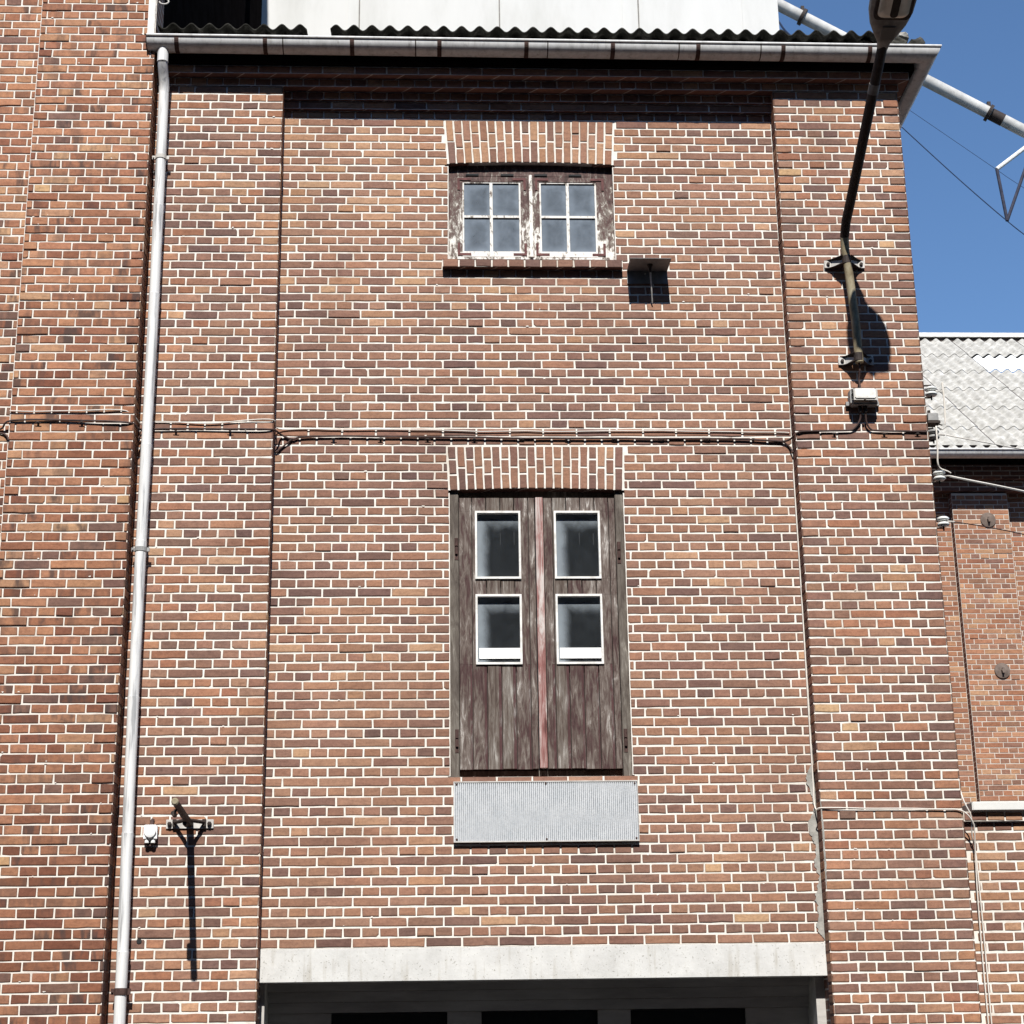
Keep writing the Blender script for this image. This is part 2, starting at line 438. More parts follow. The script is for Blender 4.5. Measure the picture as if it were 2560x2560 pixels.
class MB:
    def __init__(self):
        self.v, self.f, self.m = [], [], []
    def face(self, pts, mi=0):
        b = len(self.v)
        self.v += [tuple(p) for p in pts]
        self.f.append(tuple(range(b, b + len(pts))))
        self.m.append(mi)
    def box(self, x0, x1, y0, y1, z0, z1, mi=0, bev=0.0):
        if bev:
            bm = bmesh.new()
            bmesh.ops.create_cube(bm, size=1)
            for q in bm.verts:
                q.co = Vector(((x0 + x1) / 2 + q.co.x * (x1 - x0), (y0 + y1) / 2 + q.co.y * (y1 - y0), (z0 + z1) / 2 + q.co.z * (z1 - z0)))
            bmesh.ops.bevel(bm, geom=bm.edges[:], offset=bev, segments=2, affect='EDGES')
            self.add_bm(bm, mi)
            return
        b = len(self.v)
        self.v += [(x0, y0, z0), (x1, y0, z0), (x1, y1, z0), (x0, y1, z0), (x0, y0, z1), (x1, y0, z1), (x1, y1, z1), (x0, y1, z1)]
        for f in ((0, 3, 2, 1), (4, 5, 6, 7), (0, 1, 5, 4), (1, 2, 6, 5), (2, 3, 7, 6), (3, 0, 4, 7)):
            self.f.append(tuple(b + i for i in f))
            self.m.append(mi)
    def add_bm(self, bm, mi=0):
        b = len(self.v)
        bm.verts.index_update()
        self.v += [tuple(q.co) for q in bm.verts]
        for f in bm.faces:
            self.f.append(tuple(b + q.index for q in f.verts))
            self.m.append(mi)
        bm.free()
    def tube(self, pts, r, seg=10, mi=0, caps=True, flat=1.0):
        pts = [Vector(p) for p in pts]
        rs = r if isinstance(r, (list, tuple)) else [r] * len(pts)
        b = len(self.v)
        prev = None
        for i, p in enumerate(pts):
            if i == 0: t = pts[1] - pts[0]
            elif i == len(pts) - 1: t = pts[-1] - pts[-2]
            else: t = (pts[i + 1] - p).normalized() + (p - pts[i - 1]).normalized()
            t.normalize()
            if prev is None:
                ref = Vector((0, 0, 1)) if abs(t.z) < 0.9 else Vector((1, 0, 0))
                a = t.cross(ref).normalized()
            else:
                a = (prev - t * prev.dot(t)).normalized()
            prev = a
            c = t.cross(a)
            for k in range(seg):
                an = 2 * math.pi * k / seg
                self.v.append(tuple(p + a * (math.cos(an) * rs[i]) + c * (math.sin(an) * rs[i] * flat)))
        for i in range(len(pts) - 1):
            for k in range(seg):
                k2 = (k + 1) % seg
                self.f.append((b + i * seg + k, b + i * seg + k2, b + (i + 1) * seg + k2, b + (i + 1) * seg + k))
                self.m.append(mi)
        if caps:
            self.f.append(tuple(b + k for k in range(seg))[::-1]); self.m.append(mi)
            e = b + (len(pts) - 1) * seg
            self.f.append(tuple(e + k for k in range(seg))); self.m.append(mi)
    def lathe(self, prof, c, axis='z', seg=20, mi=0):
        b = len(self.v)
        c = Vector(c)
        for r, h in prof:
            for k in range(seg):
                an = 2 * math.pi * k / seg
                if axis == 'z': d = Vector((math.cos(an) * r, math.sin(an) * r, h))
                elif axis == 'y': d = Vector((math.cos(an) * r, h, math.sin(an) * r))
                else: d = Vector((h, math.cos(an) * r, math.sin(an) * r))
                self.v.append(tuple(c + d))
        n = len(prof)
        for i in range(n - 1):
            for k in range(seg):
                k2 = (k + 1) % seg
                self.f.append((b + i * seg + k, b + i * seg + k2, b + (i + 1) * seg + k2, b + (i + 1) * seg + k)); self.m.append(mi)
        self.f.append(tuple(b + k for k in range(seg))[::-1]); self.m.append(mi)
        self.f.append(tuple(b + (n - 1) * seg + k for k in range(seg))); self.m.append(mi)
    def build(self, name, mats, parent=None, smooth=False, fix=True):
        me = bpy.data.meshes.new(name)
        me.from_pydata(self.v, [], self.f)
        for p, mi in zip(me.polygons, self.m):
            p.material_index = mi
        if fix:
            bm = bmesh.new()
            bm.from_mesh(me)
            bmesh.ops.recalc_face_normals(bm, faces=bm.faces[:])
            bm.to_mesh(me)
            bm.free()
        me.update()
        o = link(name, me, mats, parent)
        if smooth:
            for p in me.polygons:
                p.use_smooth = True
            try:
                me.set_sharp_from_angle(angle=math.radians(38))
            except Exception:
                pass
        return o

# ------------------------------------------------------------------ brickwork
K = 1.46
def alb(rgb, k=K):
    return tuple(min(0.9, v / k) for v in s2l(rgb))
PAL = {
    'mid': [alb(c) for c in ((171, 131, 113), (166, 126, 109), (174, 135, 117), (162, 122, 106), (170, 128, 109))],
    'tan': [alb(c) for c in ((192, 151, 126), (186, 144, 119), (199, 160, 133), (181, 139, 114))],
    'dark': [alb(c) for c in ((134, 105, 98), (140, 110, 101), (126, 98, 93))],
    'mdark': [alb(c) for c in ((151, 116, 104), (146, 111, 101), (156, 119, 105))],
    'red': [alb(c) for c in ((180, 131, 108), (172, 123, 101), (186, 138, 113), (164, 116, 96))],
    'reddark': [alb(c) for c in ((146, 99, 82), (138, 92, 77), (153, 106, 87))],
}

def choose(rng, style, x, z):
    n = noise.noise(Vector((x * 0.55, z * 1.1, 3.1))) * 1.6
    n2 = noise.noise(Vector(((x - z * 0.4) * 1.5, z * 3.0, 9.7))) * 1.9
    r = rng.random()
    burn = 0.0
    if style == 'main':
        up = max(0.0, min(1.0, (z - 4.1) / 1.2)) * max(0.0, min(1.0, (2.9 - x) / 2.2))
        t_tan = 0.04 + 0.38 * up + 0.08 * n + 0.06 * n2
        t_dark = 0.09 - 0.06 * up - 0.07 * n - 0.10 * n2
        t_md = 0.30 - 0.12 * up - 0.15 * n - 0.18 * n2
        if r < t_tan: k = 'tan'
        elif r < t_tan + t_dark: k = 'dark'
        elif r < t_tan + t_dark + t_md: k = 'mdark'
        else: k = 'mid'
    elif style == 'pier':
        up = max(0.0, min(1.0, (z - 4.4) / 1.0)) * (1 if x < 1 else 0.3)
        t_tan = 0.05 + 0.22 * up + 0.06 * n2
        t_dark = 0.13 - 0.12 * n
        t_md = 0.26 - 0.1 * n - 0.15 * n2
        if r < t_tan: k = 'tan'
        elif r < t_tan + t_dark: k = 'dark'
        elif r < t_tan + t_dark + t_md: k = 'mdark'
        else: k = 'mid' if rng.random() < 0.55 else 'red'
    elif style == 'tower':
        if r < 0.13: k = 'reddark'
        elif r < 0.16: k = 'dark'
        elif r < 0.26: k = 'tan'
        else: k = 'red'
        q = rng.random()
        burn = 0.8 if q < 0.16 else (0.4 if q < 0.6 else 0.0)
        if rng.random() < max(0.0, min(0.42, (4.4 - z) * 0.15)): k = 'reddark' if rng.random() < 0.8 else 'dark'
    elif style == 'sill':
        k = 'mdark' if r < 0.6 else 'dark'
    elif style == 'pale':
        k = 'tan' if r < 0.48 else ('mid' if r < 0.8 else 'mdark')
    else:  # far
        k = 'red' if r < 0.35 else ('mid' if r < 0.65 else ('tan' if r < 0.85 else 'mdark'))
    c = rng.choice(PAL[k])
    if style in ('main', 'pier', 'tower') and rng.random() < 0.0025: c = alb((208, 172, 138))
    g = 1 + rng.uniform(-0.08, 0.08)
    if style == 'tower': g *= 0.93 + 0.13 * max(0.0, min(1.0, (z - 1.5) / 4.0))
    # the tower clay is a warmer orange, the bay a dustier pink tan
    c = (c[0] * 1.06, c[1] * 1.01, c[2] * 0.91) if style in ('tower', 'far') else (c[0] * 1.06, c[1] * 1.05, c[2] * 0.985)
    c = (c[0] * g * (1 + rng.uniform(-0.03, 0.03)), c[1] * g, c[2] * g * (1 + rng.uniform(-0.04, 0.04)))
    return c, burn

class Bricks:
    """bricks of one wall face as one mesh; frame P0 + U*u + Z*v + N*w (N outward)"""
    def __init__(self, P0, U, N, seed=1, detail=True):
        self.P0, self.U, self.N = Vector(P0), Vector(U), Vector(N)
        self.v, self.f, self.c, self.m = [], [], [], []
        self.rng = random.Random(seed)
        self.detail = detail
    def P(self, u, v, w):
        p = self.P0 + self.U * u + self.N * w
        return (p.x, p.y, p.z + v)
    def brick(self, q, style, rec=0.0040, w=0.0, col=None):
        rng = self.rng
        pos = self.P(q[0][0], q[0][1], 0)
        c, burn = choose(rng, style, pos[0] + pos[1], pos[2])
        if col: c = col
        w = w + rng.gauss(0, 0.0006)
        if rng.random() < 0.02: w += 0.004
        b = len(self.v)
        j = 0.0011
        q = [(a + rng.gauss(0, j), d + rng.gauss(0, j)) for a, d in q]
        cx = sum(a for a, d in q) / 4; cy = sum(d for a, d in q) / 4
        if self.detail:
            out = []
            for i in range(4):
                a, nx, pv = q[i], q[(i + 1) % 4], q[(i - 1) % 4]
                ch = rng.uniform(0.001, 0.0035)
                if rng.random() < 0.018: ch = rng.uniform(0.006, 0.014)
                def step(p, t, d):
                    L = math.hypot(t[0] - p[0], t[1] - p[1]) or 1
                    d = min(d, L * 0.35)
                    return (p[0] + (t[0] - p[0]) / L * d, p[1] + (t[1] - p[1]) / L * d)
                out.append(step(a, pv, ch * rng.uniform(0.6, 1.3)))
                out.append(step(a, nx, ch * rng.uniform(0.6, 1.3)))
                L = math.hypot(nx[0] - a[0], nx[1] - a[1])
                k = 2 if L > 0.15 else (1 if L > 0.08 else 0)
                for s in range(k):
                    t = (s + 1) / (k + 1)
                    nrm = ((nx[1] - a[1]) / L, -(nx[0] - a[0]) / L)
                    d = rng.gauss(0, 0.0011)
                    out.append((a[0] + (nx[0] - a[0]) * t + nrm[0] * d, a[1] + (nx[1] - a[1]) * t + nrm[1] * d))
        else:
            out = q
        n = len(out)
        def ins(p, d):
            # move toward the middle by d on each axis
            dx, dy = cx - p[0], cy - p[1]
            return (p[0] + math.copysign(min(abs(dx), d), dx), p[1] + math.copysign(min(abs(dy), d), dy))
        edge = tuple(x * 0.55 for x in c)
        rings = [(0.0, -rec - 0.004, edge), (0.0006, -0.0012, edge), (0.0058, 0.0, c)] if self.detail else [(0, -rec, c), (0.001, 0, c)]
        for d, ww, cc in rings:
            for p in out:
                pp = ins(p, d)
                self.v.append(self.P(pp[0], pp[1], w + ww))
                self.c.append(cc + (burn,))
        for r in range(len(rings) - 1):
            for i in range(n):
                k = (i + 1) % n
                self.f.append((b + r * n + i, b + r * n + k, b + (r + 1) * n + k, b + (r + 1) * n + i)); self.m.append(0)
        t = b + (len(rings) - 1) * n
        self.f.append(tuple(t + i for i in range(n))); self.m.append(0)
    def rect(self, u0, u1, v0, v1, style, w=0.0, hm=0.0054, bm_=0.0063, **k):
        if u1 - u0 < 0.03: return
        a, b, c, d = u0 + hm, u1 - hm, v0 + bm_, v1 - bm_
        self.brick([(a, c), (b, c), (b, d), (a, d)], style, w=w, **k)
    def raw(self, pts, mi, w=None):
        b = len(self.v)
        for p in pts:
            self.v.append(self.P(*p)); self.c.append((0.3, 0.2, 0.15, 0))
        self.f.append(tuple(range(b, b + len(pts)))); self.m.append(mi)
    def cell(self, u0, u1, v0, v1, depth=0.3, rec=0.0040):
        """mortar bed with its masonry behind"""
        f = -rec
        P = [(u0, v0), (u1, v0), (u1, v1), (u0, v1)]
        self.raw([(p[0], p[1], f) for p in P], 1)
        self.raw([(p[0], p[1], -depth) for p in P][::-1], 2)
        for i in range(4):
            a, b = P[i], P[(i + 1) % 4]
            self.raw([(a[0], a[1], -depth), (b[0], b[1], -depth), (b[0], b[1], f), (a[0], a[1], f)], 2)
    def smear(self, u, v, r, w=0.0012):
        n = 9
        ph = self.rng.random() * 6
        pts = []
        for i in range(n):
            a = 2 * math.pi * i / n
            rr = r * self.rng.uniform(0.4, 1.2)
            pts.append((u + math.cos(a) * rr * 1.3, v + math.sin(a) * rr * 0.7, w))
        self.raw(pts, 1)
    def build(self, name, parent, mats=('brick', 'mortar', 'brick_plain')):
        me = bpy.data.meshes.new(name)
        me.from_pydata(self.v, [], self.f)
        me.polygons.foreach_set('material_index', self.m)
        at = me.color_attributes.new('Col', 'FLOAT_COLOR', 'POINT')
        flat = [x for c in self.c for x in c]
        at.data.foreach_set('color', flat)
        me.update()
        return link(name, me, list(mats), parent)

def subtract(segs, a, b):
    out = []
    for s, e in segs:
        if b <= s or a >= e: out.append((s, e)); continue
        if a > s: out.append((s, a))
        if b < e: out.append((b, e))
    return out

def cells_with_holes(B, u0, u1, v0, v1, holes, depth=0.3):
    xs = sorted(set([u0, u1] + [h[0] for h in holes] + [h[1] for h in holes]))
    for a, b in zip(xs[:-1], xs[1:]):
        segs = [(v0, v1)]
        for h in holes:
            if h[0] <= a + 1e-6 and h[1] >= b - 1e-6:
                segs = subtract(segs, h[2], h[3])
        for s, e in segs:
            B.cell(a, b, s, e, depth)

def lay(B, u0, u1, n0, n1, joints, style, holes=(), w=0.0, zoff=0.0, hm=0.0054, bmj=0.0063, rough=None):
    """courses n0..n1 (course n spans (n-1)*C .. n*C); joints(n) gives the head joints"""
    for n in range(n0, n1 + 1):
        v0, v1 = (n - 1) * C + zoff, n * C + zoff
        jj = [j for j in joints(n) if u0 + 0.02 < j < u1 - 0.02]
        ed = [u0] + jj + [u1]
        for a, b in zip(ed[:-1], ed[1:]):
            segs = [(a, b)]
            vm = (v0 + v1) / 2
            for h in holes:
                if h[2] < vm < h[3]:
                    segs = subtract(segs, h[0], h[1])
            for s, e in segs:
                dj = B.rng.gauss(0, 0.0016)
                ww = w
                if rough and ((rough[0] and s < u0 + 1e-4) or (rough[1] and e > u1 - 1e-4)) and v0 > rough[2]:
                    ww = w + B.rng.uniform(0.0, 0.0048)
                B.rect(s, e + 0 * dj, v0, v1, style, w=ww, hm=hm, bm_=bmj)

def frange(a, b, st):
    out = []
    while a < b:
        out.append(a); a += st
    return out

def j_panel(n, x0=-0.0, x1=16.0):
    m = n % 4
    if m == 1: return frange(0.5 * S, x1, S)
    if m == 3: return frange(S, x1, S)
    return frange(0.25 * S, x1, 0.5 * S)

def j_pier(n, left=0.0, mirror=False, width=4.0):
    # quoined pier: three-quarter bats on the corners
    if n % 2 == 1:
        return [left + k * 0.5 * S for k in range(1, 8)]
    seq = [0.75, 1.25, 2.25, 3.25] if n % 4 == 2 else [0.75, 1.75, 2.75, 3.25]
    if mirror: seq = [4 - s for s in seq][::-1]
    return [left + s * S for s in seq]

GROUND = -2.25
NB = int(GROUND / C)            # lowest course

# ------------------------------------------------------------------ ground
g = MB()
g.box(-400, 400, -400, 600, GROUND - 0.3, GROUND)
tag(g.build('ground', 'asphalt'), kind='structure')

# ================================================================== MAIN BUILDING
main = thing('brick_building', 'tall brick gable bay with projecting piers, loading hatch and upper window', 'building', (1.86, 0.0, GROUND))

WIN = (1.217, 2.504, 74 * C, 93 * C)
HAT = (1.229, 2.494, 17 * C - 0.006, 53 * C)
holes = [WIN, HAT]
# openings as the bricks meet them: straight jambs, then the slanting arch ends
bholes = [(1.199, 2.531, 74 * C, 75 * C), (1.2445, 2.4855, 75 * C, 5.73), (1.2465, 2.4805, HAT[2], 3.14)]
for n_ in range(88, 94):
    t_ = ((n_ - 0.5) * C - 5.738) / (93 * C - 5.738)
    bholes.append((1.245 - 0.028 * t_ - 0.004, 2.485 + 0.019 * t_ + 0.004, (n_ - 1) * C, n_ * C))
for n_ in range(48, 54):
    t_ = ((n_ - 0.5) * C - 3.146) / (53 * C - 3.146)
    bholes.append((1.247 - 0.018 * t_ - 0.004, 2.480 + 0.014 * t_ + 0.004, (n_ - 1) * C, n_ * C))
B = Bricks((0, 0, 0), (1, 0, 0), (0, -1, 0), 11)
cells_with_holes(B, 0, 3.72, 0, 94 * C, holes, 0.32)
lay(B, 0, 3.72, 1, 94, j_panel, 'main', bholes)
r = random.Random(5)
for _ in range(70):
    u, n = r.uniform(0.1, 3.6), r.randint(2, 92)
    v = n * C + r.uniform(-0.012, 0.012)
    if any(h[0] - 0.03 < u < h[1] + 0.03 and h[2] - 0.03 < v < h[3] + 0.03 for h in holes): continue
    B.smear(u, v, r.uniform(0.004, 0.010))
for n in range(2, 94, 1):                      # mortar run against the left pier
    if r.random() < 0.0: B.smear(r.uniform(0.0, 0.03), n * C - 0.02, 0.011)
B.build('wall', main)

def pier(x0, side_dir, mirror, seed):
    B = Bricks((x0, -0.12, 0), (1, 0, 0), (0, -1, 0), seed)
    B.cell(0, 4 * S, NB * C, 96 * C, 0.40)
    lay(B, 0, 4 * S, NB + 1, 96, lambda n: j_pier(n, 0, mirror), 'pier', rough=(x0 > 1, x0 > 1, 3.3))
    rr = random.Random(seed)
    for _ in range(34):
        B.smear(rr.uniform(0.05, 0.9), rr.randint(-6, 94) * C + rr.uniform(-0.01, 0.01), rr.uniform(0.004, 0.009))
    # the two return faces
    bb = B
    for sx, nx in ((x0, -1), (x0 + 4 * S, 1)):
        P0, U, N = Vector((sx, -0.12, 0)), Vector((0, 1, 0)), Vector((nx, 0, 0))
        o = (bb.P0, bb.U, bb.N)
        bb.P0, bb.U, bb.N = P0 + N * 0.003, U, N
        for n in range(NB + 1, 97):
            v0, v1 = (n - 1) * C, n * C
            bb.rect(-0.004, 0.118, v0, v1, 'pier', hm=0.003)
        bb.P0, bb.U, bb.N = o
    return B.build('pier', main)
pier(-4 * S, 1, True, 21)
pier(3.72, -1, False, 22)

# shallow corbelled cornice under the eaves
def corbel(n, y, x0, x1, jf, seed):
    B = Bricks((0, y, 0), (1, 0, 0), (0, -1, 0), seed)
    B.cell(x0, x1, (n - 1) * C + 0.0005, n * C, 0.34 + abs(y))
    lay(B, x0, x1, n, n, jf, 'pier')
    # brick undersides
    z = (n - 1) * C + 0.0005
    return B
cb = corbel(95, -0.03, 0.0, 3.72, lambda n: frange(0.5 * S, 3.7, S), 31)
for n, y, x0, x1, jf in ((96, -0.055, 0.0, 3.72, lambda n: frange(0.25 * S, 3.7, 0.5 * S)),
                         (97, -0.13, -0.955, 4.69, lambda n: frange(-0.93, 4.7, 0.5 * S)),
                         (98, -0.20, -0.955, 4.76, lambda n: frange(-0.9, 4.8, S))):
    c2 = corbel(n, y, x0, x1, jf, 31 + n)
    k = len(cb.v)
    cb.v += c2.v; cb.c += c2.c; cb.m += c2.m
    cb.f += [tuple(i + k for i in f) for f in c2.f]
cb.build('cornice', main)
m = MB()
m.box(-0.955, 4.80, -0.225, 0.3, 98 * C + 0.002, 6.61)
m.box(4.50, 4.80, 0.302, 5.7, 98 * C + 0.002, 6.61)
m.box(4.52, 4.76, 0.302, 5.7, 97 * C, 98 * C)
m.build('fascia_board', 'black_board_and_shade', main)

# side, rear masonry
m = MB()
m.box(4.38, 4.678, 0.285, 5.7, GROUND, 6.6)
m.box(-0.94, 4.37, 5.5, 5.7, GROUND, 7.6)
m.build('side_wall', 'brick_plain', main)

# soldier arches over the openings
def arch(x0b, x1b, zb, camber, x0t, x1t, zt, ncol, first_long, seed):
    B = Bricks((0, 0, 0), (1, 0, 0), (0, -1, 0), seed)
    def zbot(t): return zb + camber * (1 - (2 * t - 1) ** 2)
    # mortar ground
    k = ncol
    for i in range(k):
        t0, t1 = i / k, (i + 1) / k
        a = (x0b + (x1b - x0b) * t0, zbot(t0)); b = (x0b + (x1b - x0b) * t1, zbot(t1))
        c = (x0t + (x1t - x0t) * t1, zt); d = (x0t + (x1t - x0t) * t0, zt)
        B.raw([(p[0], p[1], -0.0040) for p in (a, b, c, d)], 1)
        B.raw([(a[0], a[1], -0.0040), (a[0], a[1], -0.3), (b[0], b[1], -0.3), (b[0], b[1], -0.0040)], 2)
        def pt(u, v):
            xb = x0b + (x1b - x0b) * (t0 + (t1 - t0) * u); xt = x0t + (x1t - x0t) * (t0 + (t1 - t0) * u)
            z0 = zbot(t0 + (t1 - t0) * u)
            return (xb + (xt - xb) * v, z0 + (zt - 0.004 - z0) * v)
        w = (x1b - x0b) / k
        mu = 0.0055 / w
        cuts = [0, 0.5, 1] if (i % 2 == 0) == first_long else [0, 0.345, 0.69, 1]
        for v0, v1 in zip(cuts[:-1], cuts[1:]):
            mv = 0.007 / (zt - zb)
            B.brick([pt(mu, v0 + (mv if v0 > 0 else 0.002)), pt(1 - mu, v0 + (mv if v0 > 0 else 0.002)), pt(1 - mu, v1 - mv), pt(mu, v1 - mv)], 'main')
    # side fillets between the slanting arch ends and the squared wall
    for xs, xb, sgn in ((x0t, x0b, 1), (x1t, x1b, -1)):
        B.raw([(xs, zb - 0.02, -0.0040), (xb, zb - 0.02, -0.0040), (xb, zb, -0.0040), (xs, zt, -0.0040)], 1)
    return B
B = arch(1.245, 2.485, 5.738, 0.018, 1.217, 2.504, 93 * C, 20, True, 41)
# jamb infill beside the window below the arch springing
for x0, x1 in ((1.2172, 1.2452), (2.4848, 2.5038)):
    B.cell(x0, x1, 75 * C, 5.738, 0.3)
B.build('brick_arch', main)
B = arch(1.247, 2.480, 3.146, 0.016, 1.229, 2.494, 53 * C, 20, False, 42)
for x0, x1 in ((1.2292, 1.247), (2.480, 2.4938)):
    B.cell(x0, x1, 17 * C, 3.146, 0.3)
B.build('brick_arch', main)

# sill of the upper window: header bricks on edge, sloping forward
B = Bricks((1.199, -0.055, 0), (1, 0, 0), (0, -1, 0), 43)
B.cell(0, 1.332, 4.862, 4.922, 0.30)
for i in range(11):
    B.brick([(i * 0.1211 + 0.005, 4.8625), ((i + 1) * 0.1211 - 0.005, 4.8625), ((i + 1) * 0.1211 - 0.005, 4.921), (i * 0.1211 + 0.005, 4.921)], 'sill')
B.raw([(0, 4.921, 0.0), (1.332, 4.921, 0.0), (1.332, 4.946, -0.10), (0, 4.946, -0.10)], 2)
B.build('window_sill', main)

# ---- upper window
win = bpy.data.objects.new('window', None)
COL.objects.link(win); win.parent = main; win.location = Vector((1.865, 0.05, 4.947)) - main.location
YW = 0.052
m = MB()
m.box(1.2455, 1.300, YW, YW + 0.07, 4.947, 5.745)
m.box(2.433, 2.4845, YW, YW + 0.07, 4.947, 5.745)
m.box(1.300, 2.433, YW, YW + 0.07, 4.947, 4.990)
m.box(1.300, 2.433, YW, YW + 0.07, 5.662, 5.758)
m.box(1.842, 1.886, YW - 0.004, YW + 0.07, 4.990, 5.662)
m.build('window_frame', 'flaky', win)
m = MB()
m.box(1.853, 1.877, YW - 0.016, YW - 0.0042, 4.985, 5.668, bev=0.003)
m.build('cover_strip', 'flaky_white', win)
for x in (1.375, 1.64, 1.895, 2.155):
    m = MB()
    m.box(x, x + 0.098, YW - 0.006, YW + 0.002, 5.664, 5.679)
    m.build('vent_slot', 'dark', win)
for k, (x0, x1, px0, px1, mx) in enumerate(((1.301, 1.841, 1.350, 1.788, 1.566), (1.887, 2.432, 1.931, 2.361, 2.143))):
    m = MB()
    y0, y1 = YW + 0.002, YW + 0.05
    m.box(x0, px0, y0, y1, 4.993, 5.660)
    m.box(px1, x1, y0, y1, 4.993, 5.660)
    m.box(px0, px1, y0, y1, 5.616, 5.660)
    m.build('casement', 'flaky', win)
    m = MB()
    m.box(px0, px1, y0 - 0.003, y1, 4.993, 5.036)
    m.box(px0, px0 + 0.012, y0 + 0.004, y1, 5.036, 5.616)
    m.box(px1 - 0.012, px1, y0 + 0.004, y1, 5.036, 5.616)
    m.box(px0 + 0.012, px1 - 0.012, y0 + 0.004, y1, 5.606, 5.616)
    m.box(mx - 0.011, mx + 0.011, y0 + 0.002, y1, 5.036, 5.606)
    m.box(px0 + 0.012, mx - 0.011, y0 + 0.004, y1, 5.318, 5.336)
    m.box(mx + 0.011, px1 - 0.012, y0 + 0.004, y1, 5.318, 5.336)
    m.build('glazing_bars', 'flaky_white', win)
    for cx, sx in ((x0 + 0.012, 1), (x1 - 0.012, -1)):
        for cz, sz in ((5.003, 1), (5.645, -1)):
            m = MB()
            a, b = sorted((cx, cx + sx * 0.10)); c, d = sorted((cz, cz + sz * 0.018))
            m.box(a, b, y0 - 0.006, y0 - 0.0035, c, d)
            a, b = sorted((cx, cx + sx * 0.018)); c, d = sorted((cz + sz * 0.018, cz + sz * 0.10))
            m.box(a, b, y0 - 0.006, y0 - 0.0035, c, d)
            m.build('corner_iron', 'maroon', win)
    for a, b in ((px0 + 0.012, mx - 0.011), (mx + 0.011, px1 - 0.012)):
        for c, d in ((5.036, 5.318), (5.336, 5.606)):
            me = bpy.data.meshes.new('pane')
            me.from_pydata([(a, y0 + 0.014, c), (b, y0 + 0.014, c), (b, y0 + 0.014, d), (a, y0 + 0.014, d)], [], [(0, 1, 2, 3)])
            uv = me.uv_layers.new(name='UVMap')
            for i_, q_ in enumerate(((0, 0), (1, 0), (1, 1), (0, 1))):
                uv.data[i_].uv = q_
            link('pane', me, 'glass_window', win)
m = MB()
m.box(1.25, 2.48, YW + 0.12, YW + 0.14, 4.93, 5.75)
m.build('dark_backing', 'dark', win)

